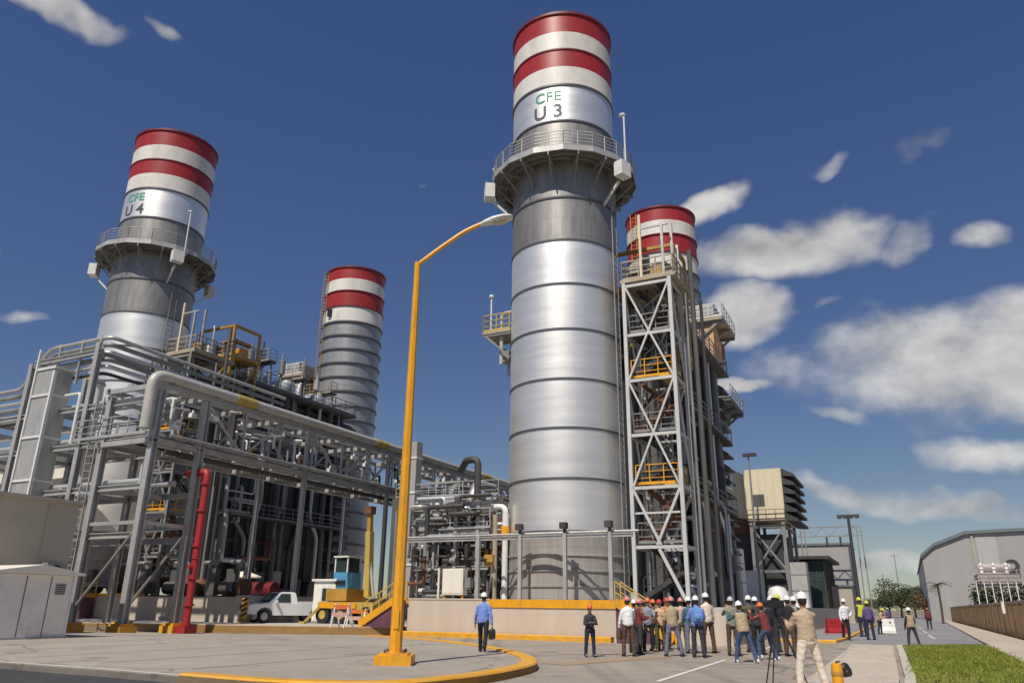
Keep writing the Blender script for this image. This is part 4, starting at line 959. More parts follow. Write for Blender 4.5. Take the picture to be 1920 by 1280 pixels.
MB().rail([(-8.4, -.75, 6.95), (-5.4, -.75, 6.95)], 1.1, 1.2, .05, 2).build('railing', 'galvanised', t, False)
hall = pthing('turbine_hall', -9.5, 5.2, 1.55, 'dark machine hall with sloping roof behind the pipework left of the tallest stack', 'building')
mb = MB(); mb.profile([(-6.0, 0), (5.0, 0), (5.0, 6.0), (2.6, 6.8), (-5.0, 7.2), (-6.0, 7.0)], 'y', 0, 12); mb.build('wall', 'casing_grey', hall, False)
for i in range(11): MB().bx(-5.6 + i * 1.0, -5.45 + i * 1.0, -.1, -.003, 0, 6.2).build('cladding_rib', 'grey_steel' if i % 3 == 0 else 'dark_steel', hall, False)
for i, (x0, x1, z0, z1) in enumerate(((-5, -3.2, .1, 2.4), (-2, -.6, .1, 3.0), (.8, 3.0, .1, 2.2), (-4.2, -2.4, 3.4, 5.2), (1.6, 3.4, 3.2, 5.4))): MB().bx(x0, x1, -.6, -.12, z0, z1).build('louvre', ('grey_steel', 'rust_brown', 'casing_grey')[i % 3], hall, False)
for x, r_ in ((-4.4, .3), (-1.4, .22), (.4, .35), (3.6, .25)): MB().path([(x, -.4, 0), (x, -.4, 5.8), (x, .8, 7.8), (x, 3, 7.8)], r_, 12, .5).build('exhaust_pipe', 'grey_steel' if x < 0 else 'lagging', hall)
MB().rail([(-5.8, .1, 7.05), (2.4, .1, 6.9)], 1.0, 1.4, .05, 2).build('railing', 'galvanised', hall, False)
t2 = pthing('vertical_duct', -8.55, -2.6, 1.55, 'pale grey square duct rising right behind the yellow lamp post', 'duct')
MB().bx(-.28, .28, -.3, .3, 0, 9.0).build('duct_wall', 'galvanised', t2, False)
for z in (2, 4, 6, 8): MB().bx(-.33, .33, -.35, .35, z, z + .1).build('duct_flange', 'white_steel', t2, False)
g2 = pthing('gooseneck_pipe', -5.6, -2.0, 1.55, 'dark green grey gooseneck pipe arching above the pipework left of the tallest stack', 'pipe')
MB().path([(-1.3, 2.0, 7.7), (.2, 0, 7.85), (.95, 0, 7.85), (.95, 0, 2.0)], .2, 14, .5).build('pipe', 'dark_steel', g2)
for z in (3.0, 5.4): MB().tube((.95, 0, z), (.95, 0, z + .1), .36, 12).build('flange', 'grey_steel', g2)
e2 = pthing('elbow_pipe', -3.0, -2.4, 1.55, 'white lagged elbow pipe close against the left side of the tallest stack', 'pipe')
MB().path([(-1.3, 0, 5.05), (.35, 0, 5.05), (.35, 0, .1)], .16, 14, .35).build('pipe', 'white_steel', e2)
MB().tube((.35, 0, 3.4), (.35, 0, 4.0), .23, 12).build('valve_body', 'yellow_paint', e2)
MB().path([(-.1, -.3, 4.6), (-.1, -.3, .1)], .13, 10).build('branch_pipe', 'platform_tan', e2)
mb = MB(); mb.box((-.3, -.5, 2.2), (.5, .3, .6)); mb.build('valve_body', 'ochre_steel', e2, False)

# low pipe support in front of the tallest stack
t = pthing('pipe_support', 0, -4.35, 1.55, 'low grey pipe support on posts in front of the base of the tallest stack', 'pipe support')
for x in (-3.2, -.8, 1.63, 3.97):
    MB().bx(x - .09, x + .09, -.09, .09, 0, 3.35).build('post', 'galvanised', t, False)
    if x > -2: mb = MB(); mb.box((x - .05, -.02, 3.72), (.34, .34, .3)); mb.box((x, .0, 3.46), (.12, .12, .22)); mb.build('floodlight', 'dark_steel', t, False)
MB().ibeam((-8.3, 0, 3.2), (5.1, 0, 3.2), .2, .26, (0, 0, 1), .04).build('beam', 'galvanised', t, False) if False else None
for a_, b_ in ((-8.3, -3.34), (-3.06, -.94), (-.66, 1.49), (1.77, 3.83), (4.11, 5.1)): MB().ibeam((a_, 0, 3.2), (b_, 0, 3.2), .15, .18, (0, 0, 1), .04).build('beam', 'galvanised', t, False)
for y, z, r_ in ((.1, 3.40, .06),): MB().tube((-8.2, y + .2, z), (5.3, y + .2, z), r_, 8).build('pipe', 'galvanised', t)

# pump_skid_row: dark pump skids standing behind the left wall
sk = None
for i, u in enumerate((-37.5, -34.6, -31.9, -29.0, -26.2, -23.4, -20.9)):
    lab = 'dark pump skid behind the left wall, ' + ('first from the left edge', 'second from the left edge', 'third from the left edge', 'just left of the lattice tower foot', 'below the lattice tower with ochre flights', 'just left of the cream parasol', 'last before the striped hazard post')[i]
    if sk is None:
        sk = pthing('pump_skid', u, -3.4, 1.6, lab, 'pump', 'pump skids behind the left wall')
        MB().bx(-1.3, 1.3, -.5, .9, 0, .3).build('base', 'dark_steel', sk, False)
        MB().path([(-1.0, .1, .75), (.1, .1, .75)], .4, 16).build('motor', 'casing_grey', sk)
        MB().lathe([(.1, .3), (.45, .35), (.5, 1.0), (.3, 1.25), (.1, 1.3)], (.75, .1, 0), 16, True).build('pump_casing', 'rust_brown', sk)
        MB().path([(.75, .1, 1.2), (.75, .1, 2.3), (-.6, .1, 2.3), (-.6, .8, 2.3), (-.6, .8, .3)], .13, 10, .25).build('pipe', 'grey_steel', sk)
        MB().bx(-1.25, -.5, .5, .9, .3, 1.9).build('panel', 'casing_grey', sk, False)
    else:
        c = copy_tree(sk); c.location = W(u, -3.4 + .25 * (i % 3), 1.6); c['label'] = lab; c.rotation_euler = (0, 0, ANG + (PI if i % 2 else 0))
# ------------------------------------------------------------------ street lamp on the island
b = gnd(740, 1245, .15)
t = thing('street_lamp', b, 0, 'tall yellow lamp post with a bent arm standing on the paved island', 'street lamp')
mb = MB(); mb.box((0, 0, .11), (.86, .86, .22)); mb.box((0, 0, .24), (.66, .66, .05)); mb.build('plinth', 'yellow_paint', t, False)
mb = MB()
for x in (-.22, .22):
    for y in (-.22, .22): mb.tube((x, y, .25), (x, y, .34), .03, 6)
mb.build('anchor_bolt', 'seam_steel', t, False)
MB().lathe([(.16, .26), (.155, .3), (.085, 10.45), (.085, 10.5)], n=8, cap=True).build('pole', 'yellow_paint', t, False)
mb = MB(); mb.bx(-.06, .06, -.165, -.12, .8, 1.25); mb.build('hand_hole', 'yellow_paint', t, False)
MB().path([(0, 0, 10.2), (0, 0, 10.42), (.55, 0, 10.9), (1.3, 0, 11.5), (1.85, 0, 11.78)], .06, 10, .25).build('arm', 'yellow_paint', t)
mb = MB()
rings = []
for (x, z, wy, hz) in ((1.72, 11.70, .05, .05), (1.85, 11.77, .10, .09), (2.1, 11.86, .17, .12), (2.4, 11.93, .19, .12), (2.6, 11.96, .15, .09), (2.68, 11.97, .06, .04)):
    rings.append([Vector((x, wy * math.cos(2 * PI * j / 12), z + hz * math.sin(2 * PI * j / 12))) for j in range(12)])
mb.loft(rings); mb.build('lamp_head', 'lamp_head', t)
mb = MB(); rings = []
for (x, z, wy, hz) in ((2.05, 11.78, .08, .03), (2.2, 11.79, .14, .08), (2.4, 11.84, .15, .08), (2.55, 11.88, .08, .03)):
    rings.append([Vector((x, wy * math.cos(2 * PI * j / 12), z + hz * math.sin(2 * PI * j / 12))) for j in range(12)])
mb.loft(rings); mb.build('lens', 'lamp_lens', t)

# ------------------------------------------------------------------ white shed and taupe building at left
t = pthing('utility_shed', -12.76, -19.62, .15, 'small white metal shed with a pale pitched roof at the left edge', 'shed')
MB().bx(-3.6, 0, -2.85, 0, 0, 2.25).build('wall', 'shed_panel', t, False)
mb = MB(); mb.profile([(-3.15, 2.26), (.32, 2.26), (.34, 2.34), (-1.4, 2.62), (-3.17, 2.34)], 'x', -3.8, .16); mb.build('roof', 'cream_roof', t, False)
MB().bx(-3.3, -.9, -2.9, -2.855, .02, 2.1).build('door', 'paint_white', t, False)
mb = MB(); mb.bx(.002, .03, -.06, .02, 0, 2.24); mb.build('corner_trim', 'paint_white', t, False)
MB().bx(.002, .03, -2.86, -2.78, 0, 2.24).build('corner_trim', 'paint_white', t, False)
MB().bx(-3.7, .1, -2.95, .1, -.1, .06).build('plinth', 'concrete', t, False)
for y in (-1.9, -.95): MB().bx(.0015, .011, y, y + .035, .07, 2.2).build('panel_seam', 'seam_steel', t, False)
vt = MB().bx(.0025, .03, -.72, -.32, 1.55, 1.95).build('vent', 'warehouse_grey', t, False)
for k in range(5): MB().bx(.031, .045, -.7, -.34, 1.58 + k * .075, 1.61 + k * .075).build('slat', 'seam_steel', vt, False)
MB().bx(.0025, .02, -1.75, -1.1, .3, .62).build('label_plate', 'paint_white', t, False)
t = pthing('taupe_building', -16.9, -17.2, .15, 'flat roofed taupe rendered building behind the white shed', 'building')
MB().bx(-9, 0, -14, 0, 0, 5.45).build('wall', 'taupe_wall', t, False)
MB().bx(-9.2, .16, -14.2, .16, 5.453, 5.6).build('roof', 'taupe_wall', t, False)
MB().bx(.003, .05, -6.0, -.3, 2.0, 2.16).build('ledge', 'grey_steel', t, False)
for y in (-9, -5.2, -1.4): MB().bx(.0035, .06, y, y + .08, 0, 5.3).build('downpipe', 'taupe_wall', t, False)
t = pthing('wall_unit', -16.75, -18.1, 2.4, 'dark air conditioner bracketed to the taupe building beside the shed roof', 'air conditioner')
MB().bx(-.05, .42, -.4, .45, 0, .62).build('case', 'grey_steel', t, False)
MB().tube((.425, 0, .3), (.45, 0, .3), .24, 16).build('fan_guard', 'black_plastic', t)

# ------------------------------------------------------------------ vehicles and site gear in the gap
def wheel(parent, x, y, z, r_, w_):
    t_ = MB(); prof = [(r_ * .62, -w_ / 2), (r_ * .94, -w_ / 2), (r_, -w_ * .3), (r_, w_ * .3), (r_ * .94, w_ / 2), (r_ * .62, w_ / 2), (r_ * .62, -w_ / 2)]
    rings = [[Vector((x + h, y + rr * math.cos(2 * PI * j / 20), z + rr * math.sin(2 * PI * j / 20))) for j in range(20)] for rr, h in prof]
    t_.loft(rings, False); wh = t_.build('wheel', 'tyre', parent)
    c_ = MB(); c_.path([(x - w_ * .34, y, z), (x + w_ * .34, y, z)], r_ * .62, 16)
    sx = 1 if x > 0 else -1
    for k in range(5):
        a = 2 * PI * k / 5; c_.beam((x + sx * w_ * .36, y, z), (x + sx * w_ * .36, y + r_ * .55 * math.cos(a), z + r_ * .55 * math.sin(a)), .05, .08, (1, 0, 0))
    c_.build('rim', 'rim', wh)
def pickup(loc, rz, label):
    t = thing('pickup_truck', loc, rz, label, 'pickup')
    def body(prof, hw, name, mt, inset=0.0):
        mb = MB(); n = len(prof)
        L0 = [Vector((-hw, p[0], p[1])) for p in prof]; R0 = [Vector((hw, p[0], p[1])) for p in prof]
        mb.loft([[v + Vector((inset, 0, 0)) for v in L0], [Vector((-hw * .5, v.y, v.z)) for v in L0], [Vector((hw * .5, v.y, v.z)) for v in L0], [v - Vector((inset, 0, 0)) for v in R0]])
        return mb.build(name, mt, t, True)
    lower = [(-2.62, .48), (-2.66, .75), (-2.58, .98), (-1.55, 1.08), (2.55, 1.06), (2.6, .9), (2.58, .5), (2.1, .46), (2.03, .66), (1.85, .8), (1.6, .86), (1.35, .8), (1.17, .66), (1.1, .42), (-1.15, .42), (-1.22, .66), (-1.4, .8), (-1.65, .86), (-1.9, .8), (-2.08, .66), (-2.15, .46)]
    body(lower, .89, 'body', 'car_white')
    cabp = [(-1.5, 1.075), (-.82, 1.66), (-.65, 1.72), (.05, 1.72), (.22, 1.66), (.34, 1.065)]
    mb = MB()
    def sec(x, k): return [Vector((x, p[0] * (1 if p[1] < 1.2 else .97), p[1])) for p in cabp]
    mb.loft([sec(-.86, 0), sec(-.84, 0), sec(.84, 0), sec(.86, 0)])
    # taper the roof
    for v in mb.v:
        if v.z > 1.2: v.x *= .83
    mb.build('cab', 'car_white', t, True)
    mb = MB(); mb.add([(-.70, -.90, 1.64), (.70, -.90, 1.64), (.80, -1.42, 1.13), (-.80, -1.42, 1.13)], [(3, 2, 1, 0)]); mb.v = [v + Vector((0, -.02, .012)) for v in mb.v]; mb.build('windscreen', 'glass', t, False)
    for s_ in (-1, 1):
        for (y0, y1) in ((-1.12, -.12),):
            mb = MB(); yy0 = y0 + .42 if y0 < -1 else y0
            q = [(s_ * .872, y0, 1.13), (s_ * .872, y1, 1.13), (s_ * .735, y1 - (.08 if y1 > .5 else 0), 1.62), (s_ * .735, yy0, 1.62)]
            mb.add(q, [(0, 1, 2, 3) if s_ > 0 else (3, 2, 1, 0)]); mb.build('window', 'glass', t, False)
        mb = MB(); mb.box((s_ * .7, -2.6, .82), (.34, .12, .2)); mb.build('headlight', 'lagging', t, False)
        mb = MB(); mb.box((s_ * 1.0, -1.05, 1.18), (.2, .1, .16)); mb.build('mirror', 'car_white', t, False)
        mb = MB(); mb.box((s_ * .82, 2.6, .85), (.14, .05, .3)); mb.build('tail_light', 'red_paint', t, False)
        for y in (-1.65, 1.6): wheel(t, s_ * .78, y, .36, .36, .24)
    mb = MB(); mb.box((0, -2.66, .56), (1.7, .14, .22)); mb.build('bumper', 'car_white', t, False)
    mb = MB(); mb.box((0, -2.63, .84), (1.0, .1, .2)); mb.build('grille', 'black_plastic', t, False)
    mb = MB(); mb.bx(-.78, .78, .42, 2.48, 1.082, 1.095); mb.build('bed_liner', 'black_plastic', t, False)
    for s_ in (-1, 1): MB().bx(min(s_ * .79, s_ * .88), max(s_ * .79, s_ * .88), .40, 2.55, 1.07, 1.2).build('bed_side', 'car_white', t, False)
    MB().bx(-.785, .785, 2.49, 2.56, 1.05, 1.2).build('tailgate', 'car_white', t, False)
    return t
pk = W(-17.15, -2.7, .4)
pickup(pk, ANG + R(-24), 'white pickup truck facing the viewer beside the striped post')

# site cabin
t = pthing('site_booth', -14.6, -1.6, .4, 'small white booth with one dark window behind the white pickup', 'booth')
MB().bx(-.8, .8, -.8, .8, .1, 2.35).build('wall', 'paint_white', t, False)
MB().bx(-.92, .92, -.92, .92, 2.353, 2.48).build('roof', 'paint_white', t, False)
MB().bx(-.15, .5, -.83, -.79, 1.25, 1.95).build('window', 'glass', t, False)
MB().bx(-.72, -.25, -.825, -.79, .15, 2.0).build('door', 'shed_panel', t, False)
MB().bx(-.85, .85, -.85, .85, 0, .098).build('skid', 'grey_steel', t, False)

# crane truck
t = pthing('crane_truck', -12.2, -1.6, .4, 'yellow crane truck with a light blue cab and upright boom behind the lamp post', 'crane')
MB().bx(-2.6, 1.3, -1.05, .95, .8, 1.2).build('chassis', 'pale_yellow', t, False)
MB().bx(-2.4, .2, -1.14, -1.105, .85, 1.15).build('side_stripe', 'yellow_paint', t, False)
cb = MB(); cb.profile([(-.75, 1.95), (.4, 1.95), (.4, 2.85), (-.9, 2.85)], 'x', -1.75, -.75); cab_ = cb.build('cab', 'blue_paint', t, False)
mb = MB()
for x in (-1.7, -.8):
    for y in (-.84, .35): mb.beam((x, y, 2.852), (x, y, 3.7), .07)
mb.bx(-1.8, -.7, -.95, .45, 3.7, 3.78); mb.build('cab_frame', 'paint_white', cab_, False)
MB().bx(-1.66, -.84, -.80, .32, 2.855, 3.66).build('window', 'glass', cab_, False)
MB().bx(-.747, -.735, -.5, .25, 2.1, 2.8).build('door', 'blue_paint', cab_, False)
MB().bx(-1.6, -.9, -.86, -.80, 2.15, 2.4).build('grille', 'black_plastic', cab_, False)
MB().bx(-2.1, -.6, -1.0, .8, 1.253, 1.93).build('turntable', 'ochre_steel', t, False)
bm = MB(); bm.beam((.35, -.2, 1.5), (.15, -.2, 5.2), .34, .42, (0, 1, 0)); bo = bm.build('boom', 'pale_yellow', t, False)
MB().beam((.15, -.2, 5.1), (.1, -.2, 6.3), .24, .30, (0, 1, 0)).build('boom_extension', 'ochre_steel', bo, False)
mb = MB(); mb.box((.1, -.25, 6.45), (.5, .5, .45)); mb.build('boom_head', 'rust_brown', bo, False)
MB().tube((.75, -.2, 1.4), (.3, -.2, 3.6), .09, 10).build('ram', 'lagging', bo)
for x in (-2.4, 1.2):
    mb = MB(); mb.beam((x, -1.0, 1.0), (x + (.6 if x > 0 else -.5), -1.7, .1), .14); mb.box((x + (.65 if x > 0 else -.55), -1.75, .06), (.4, .4, .1)); mb.build('outrigger', 'pale_yellow', t, False)
for x in (-2.2, -.9, .9): wheel_y = -.85; mb = MB(); mb.path([(x, -1.08, .48), (x, -.72, .48)], .48, 18); wv_ = mb.build('wheel', 'tyre', t); MB().path([(x, -1.1, .48), (x, -.9, .48)], .24, 12).build('rim', 'pale_yellow', wv_)
for x in (-2.2, -.9, .9): mb = MB(); mb.path([(x, .62, .48), (x, .98, .48)], .48, 18); mb.build('wheel', 'tyre', t)

def barrier(loc, rz, mt, label, grp='plastic barriers on the roads', s=1.0):
    t = thing('traffic_barrier', loc, rz, label, 'barrier', grp)
    mb = MB(); mb.profile([(-.28, 0), (.28, 0), (.28, .14), (.14, .40), (.09, .95), (-.09, .95), (-.14, .40), (-.28, .14)], 'x', -.7 * s, .7 * s); mb.build('shell', mt, t, False)
    mb = MB(); mb.bx(-.72 * s, .72 * s, -.3, .3, -.0, .05); mb.build('foot', 'cloth_pink' if mt == 'red_paint' else 'paint_white', t, False)
    mb = MB()
    for x in (-.35 * s, .35 * s): mb.tube((x, -.12, .7), (x, .12, .7), .07, 8)
    mb.build('forklift_hole', 'dark_red', t, False)
barrier(gnd(601, 1166, .4), ANG + R(50), 'red_paint', 'red plastic barrier between the white pickup and the booth', s=.6)
barrier(gnd(1570, 1188, 0.0), ANG + R(35), 'red_paint', 'red plastic barrier standing left of the man in a white shirt on the far road')
barrier(gnd(1663, 1186, 0.0), ANG + R(10), 'paint_white', 'white plastic barrier at the edge of the far road behind the yellow helmeted workers', s=.8)

def barricade(loc, rz, label):
    t = thing('barricade', loc, rz, label, 'barricade', 'folding barricades by the crane')
    for y in (-.28, .28):
        for x in (-.5, .5): MB().beam((x, y, 0), (x, y * .1, 1.1), .06, .05).build('leg', 'paint_white', t, False)
    for i, z in enumerate((.95, .6)):
        MB().bx(-.62, .62, -.09 - (.95 - z) * .25, -.06 - (.95 - z) * .25, z - .1, z + .1).build('rail', ('cloth_orange', 'cloth_pink')[i], t, False)
barricade(gnd(668, 1180, .15), ANG + R(10), 'folding barricade with orange rails in front of the crane, left one')
barricade(gnd(640, 1176, .4), ANG + R(-12), 'folding barricade with orange rails beside the red barrier near the booth')

t = pthing('chevron_post', -17.6, -5.6, .4, 'yellow and black striped hazard post at the end of the left wall', 'hazard post')
MB().bx(-.24, .24, -.02, .02, .25, 1.35).build('board', 'yellow_paint', t, False)
for i in range(4):
    mb = MB(); z = .3 + i * .27; mb.add([(-.24, -.0245, z), (.24, -.0245, z + .17), (.24, -.0245, z + .30), (-.24, -.0245, z + .13)], [(0, 1, 2, 3)]); mb.build('stripe', 'black_plastic', t, False)
mb = MB(); mb.beam((0, .05, 0), (0, .05, 1.3), .07); mb.box((0, 0.05, .05), (.5, .4, .1)); mb.build('stand', 'ochre_steel', t, False)

t = pthing('parasol', -25.0, 1.5, 1.6, 'cream beach parasol over the wall in front of the left boiler', 'parasol')
MB().lathe([(.02, 1.98), (.35, 1.92), (1.15, 1.62), (1.18, 1.55), (1.14, 1.57), (.3, 1.84), (.02, 1.9)], n=10).build('canopy', 'umbrella_cloth', t, False)
MB().tube((0, 0, 0), (0, 0, 2.05), .03, 8).build('pole', 'white_steel', t)
MB().lathe([(.3, 0), (.3, .1), (.05, .16)], n=14, cap=True).build('base', 'concrete', t)
t = pthing('tank', -22.8, 1.2, 1.6, 'dark red horizontal tank behind the white pickup', 'tank')
MB().path([(-1.0, 0, .75), (1.0, 0, .75)], .5, 18).build('shell', 'dark_red', t)
for x in (-.6, .6): MB().bx(x - .1, x + .1, -.4, .4, 0, .4).build('saddle', 'dark_steel', t, False)

t = pthing('electrical_cabinet', -4.75, -4.1, 1.55, 'cream electrical cabinet standing on the platform behind the long pale wall', 'cabinet')
MB().bx(-.62, .62, -.12, .35, .45, 1.75).build('case', 'cabinet_cream', t, False)
MB().bx(-.55, -.02, -.14, -.122, .52, 1.68).build('door', 'cabinet_cream', t, False); MB().bx(.02, .55, -.14, -.122, .52, 1.68).build('door', 'cabinet_cream', t, False)
for x in (-.55, .55): MB().bx(x - .05, x + .05, -.05, .05, 0, .448).build('leg', 'yellow_paint', t, False)
MB().bx(-.95, -.85, -.05, .05, 0, 1.75).build('pole', 'cabinet_cream', t, False)
MB().bx(.68, 1.0, -.05, .3, .8, 1.3).build('meter_box', 'grey_steel', t, False)
# ------------------------------------------------------------------ right hand side
def on_w(px, py, w):
    """(u, z) where the sight line crosses the plane at depth w of the plant grid"""
    r = ray(px, py); rw = r.x * WXV.x + r.y * WXV.y; ru = r.x * UXV.x + r.y * UXV.y
    ou, ow = (Vector((0, 0, 0)) - P0).dot(UXV), (Vector((0, 0, 0)) - P0).dot(WXV)
    k = (w - ow) / rw
    return ou + k * ru, EYE + k * r.z

u_, z_ = on_w(1403, 855, 38)
t = pthing('street_lamp', u_, 38, 0, 'slim grey floodlight post in front of the cream intake box', 'street lamp')
MB().lathe([(.14, 0), (.08, z_)], n=10, cap=True).build('pole', 'grey_steel', t)
mb = MB(); mb.box((.1, 0, z_ + .12), (1.3, .7, .26)); mb.build('lamp_head', 'dark_steel', t, False)
u_, z_ = on_w(1590, 968, 70)
t = pthing('street_lamp', u_, 70, -.5, 'tall dark floodlight mast with a wide crossbar beyond the green building', 'street lamp')
MB().lathe([(.30, 0), (.17, z_ + .5)], n=10, cap=True).build('pole', 'dark_steel', t)
mb = MB(); mb.box((0, 0, z_ + .6), (2.7, .35, .3)); mb.build('crossbar', 'dark_steel', t, False)
for x in (-1.05, -.35, .35, 1.05): mb = MB(); mb.box((x, -.2, z_ + .38), (.5, .5, .24)); mb.build('lamp_head', 'dark_steel', t, False)

t = pthing('substation_gantry', 0, 74, 0, 'thin lattice gantry beam over the green building', 'gantry')
for z in (10.9, 12.1): MB().beam((-3, 0, z), (12.0, 0, z), .12).build('chord', 'grey_steel', t, False)
mb = MB()
for i in range(15): mb.beam((-3 + i, 0, 10.95 if i % 2 else 12.05), (-2 + i, 0, 12.05 if i % 2 else 10.95), .07)
mb.build('lacing', 'grey_steel', t, False)
for x in (-2.6, 4.5, 11.6):
    for dx in (-.4, .4): MB().beam((x + dx, 0, 0), (x + dx * .6, 0, 12.1), .14).build('leg', 'grey_steel', t, False)
for x in (1, 3.2, 7.5, 9.2): mb = MB(); mb.lathe([(.09, 9.6), (.16, 9.8), (.09, 10.0), (.16, 10.2), (.09, 10.4), (.16, 10.6), (.06, 10.85)], (x, 0, 0), 10, True); mb.build('insulator', 'dark_steel', t)

t = pthing('control_building', 5.4, 58, 0, 'dark green glazed building with a pale flat canopy beside the road', 'building')
MB().bx(-3, 2.6, 0, 14, 0, 6.9).build('wall', 'green_glass', t, False)
for i in range(8): MB().bx(-2.98 + i * .79, -2.88 + i * .79, -.06, -.003, 0, 6.9).build('mullion', 'dark_steel', t, False)
for i in range(9): MB().bx(2.603, 2.67, .2 + i * 1.6, .32 + i * 1.6, 0, 6.9).build('mullion', 'dark_steel', t, False)
for z in (2.2, 4.6): MB().bx(-3, 2.6, -.04, -.0025, z, z + .1).build('transom', 'dark_steel', t, False)
MB().bx(-3.4, 3.4, -1.0, 14.4, 7.0, 7.35).build('roof', 'dark_steel', t, False)
t = pthing('pale_hall', 4.6, 78, 0, 'pale blue metal hall glimpsed above the dark green building', 'building')
MB().bx(-4, 5.2, 0, 12, 0, 10.0).build('wall', 'warehouse_grey', t, False)
MB().bx(-4.2, 5.4, -.2, 12.2, 10.003, 10.3).build('roof', 'warehouse_roof', t, False)
t = pthing('low_wall_building', 8.9, 66, 0, 'low olive brown hut behind the man in the white shirt', 'building')
MB().bx(-1.4, 1.4, 0, 5, 0, 4.2).build('wall', 'taupe_wall', t, False); MB().bx(-1.6, 1.6, -.2, 5.2, 4.203, 4.4).build('roof', 'warehouse_roof', t, False)
MB().bx(-.5, .5, -.04, .02, .02, 2.2).build('door', 'platform_tan', t, False)
# white silo-like filter and tall cabinet below the intake
t = pthing('coolant_tank', 6.6, 30, 0, 'small white vertical tank behind the photographers', 'tank')
MB().lathe([(.05, 3.35), (.6, 3.2), (.85, 2.8), (.85, .3), (.6, .1)], n=24, cap=True).build('shell', 'white_steel', t)
MB().tube((0, 0, 0), (0, 0, .3), .6, 16).build('base', 'concrete', t)
for i, (u, w, hx, hy, h, mt, lab) in enumerate(((2.2, 33, 1.2, 1.0, 6.6, 'shed_panel', 'pale grey tall filter cabinet right of the lattice tower base'), (7.6, 38, .7, .9, 5.6, 'greenish', 'pale green upright cabinet below the cream intake box'))):
    if mt == 'greenish': mt = 'galvanised'
    t = pthing('filter_cabinet', u, w, 0, lab, 'cabinet')
    MB().bx(-hx, hx, -hy, hy, .1, h).build('case', mt, t, False); MB().bx(-hx * .8, hx * .8, -hy - .03, -hy - .003, .3, h * .5).build('door', 'white_steel', t, False)
    for z in (h * .55, h * .8): MB().bx(-hx - .03, hx + .03, -hy - .03, hy + .03, z, z + .08).build('trim', 'grey_steel', t, False)
# long inclined pipe right of the tower
t = pthing('inclined_pipe', 5.2, 10, 0, 'white inclined pipe dropping right of the lattice tower', 'pipe')
MB().path([(-.6, -.5, 9.6), (.2, 0, 9.2), (1.3, 1.0, 7.7), (1.3, 1.0, 1.5)], .10, 12, .5).build('pipe', 'galvanised', t)
for z in (2.5, 5): MB().tube((1.3, 1, z), (1.3, 1, z + .1), .16, 12).build('flange', 'galvanised', t)

# warehouse: long barrel roofed hall seen on its gable end
A = at_depth(1737, 1144, 125); A.z = 0
t = thing('warehouse', A, ANG, 'big grey metal warehouse with a sloping dark roof edge at the right', 'building')
prof_ = [(.6, 9.6), (2.4, 11.1), (7.0, 12.85), (20, 13.3), (34, 13.4), (50, 12.4), (58, 9.6)]
mb = MB(); mb.profile([(58, 0)] + prof_[::-1] + [(.6, 0)], 'y', 0, .3); mb.build('gable_wall', 'warehouse_grey', t, False)
mb = MB(); mb.bx(.6, .9, .302, 70, 0, 9.3); mb.build('side_wall', 'warehouse_grey', t, False)
mb = MB(); mb.loft([[Vector((x, y, z + dz)) for y, dz in ((-.45, .02), (-.45, .5), (70, .5), (70, .02))] for x, z in [(.35, 9.3)] + prof_ + [(58.4, 8.9)]]); mb.build('roof', 'warehouse_roof', t, False)
for i in range(27): MB().bx(2.4 + i * 2, 2.46 + i * 2, -.04, -.003, .1, 9.1).build('cladding_rib', 'warehouse_grey', t, False)
MB().bx(7.7, 8.0, -.25, -.003, .1, 12.6).build('downpipe', 'taupe_wall', t, False)
MB().bx(8.3, 11.0, -.12, -.006, 6.6, 12.4).build('roller_door', 'loading_door', t, False)
MB().bx(8.1, 11.4, -.7, -.003, 6.3, 6.55).build('canopy', 'pinkish_steel', t, False)
mb = MB(); mb.path([(12.4, -.004, 8.0), (12.4, -1.0, 8.0)], 1.0, 20); fan = mb.build('exhaust_fan', 'dark_steel', t)
mb = MB(); mb.path([(12.4, -1.01, 8.0), (12.4, -1.1, 8.0)], .4, 14); mb.build('fan_hub', 'warehouse_grey', fan)

# stone boundary wall with posts, lamp
t = pthing('stone_boundary_wall', 22.2, 8, 0, 'ochre stone boundary wall along the right side of the road', 'wall')
MB().bx(-.2, .2, -30, 140, 0, 1.85).build('wall_body', 'stone_wall', t, False)
for i in range(56):
    y = -29 + i * 3.0; MB().bx(-.27, .27, y, y + .38, 0, 2.0).build('pier', 'stone_wall', t, False)
MB().bx(-.3, .3, -30.1, 140.1, 2.003, 2.12).build('cap', 'stone_cap', t, False)
q = W(22.0, 21.5, 1.2)
t = thing('wall_lamp', q, ANG, 'white box lamp on the ochre stone wall', 'lamp')
MB().bx(-.26, -.09, -.2, .2, .2, .95).build('case', 'paint_white', t, False); MB().bx(-.3, -.24, -.24, .24, .95, 1.02).build('hood', 'grey_steel', t, False)

# hedge and white fence posts behind the wall
def leaves(mb, c, r, n, size, rn, squash=1.0):
    for i in range(n):
        a = rn.random() * 6.283; zc = rn.uniform(-1, 1); rr = rn.random() ** .38
        s_ = math.sqrt(1 - zc * zc)
        p = Vector((c[0] + r[0] * rr * s_ * math.cos(a), c[1] + r[1] * rr * s_ * math.sin(a), c[2] + r[2] * rr * zc))
        d1 = Vector((rn.gauss(0, 1), rn.gauss(0, 1), rn.gauss(0, .6))).normalized(); d2 = unit(d1.cross(Vector((rn.gauss(0, 1), rn.gauss(0, 1), rn.gauss(0, 1)))))
        k = size * rn.uniform(.6, 1.4)
        mb.add([p - d1 * k, p - d2 * k * .5, p + d1 * k, p + d2 * k * .5], [(0, 1, 2, 3)])
rn = random.Random(8)
uA, zA = on_w(1788, 1092, 58); uA = max(uA, 22.9); uB, zB = on_w(1935, 1092, 58)
hd = pthing('hedge', uA, 59.0, 0, 'dark clipped hedge behind the row of white posts on the right', 'hedge')
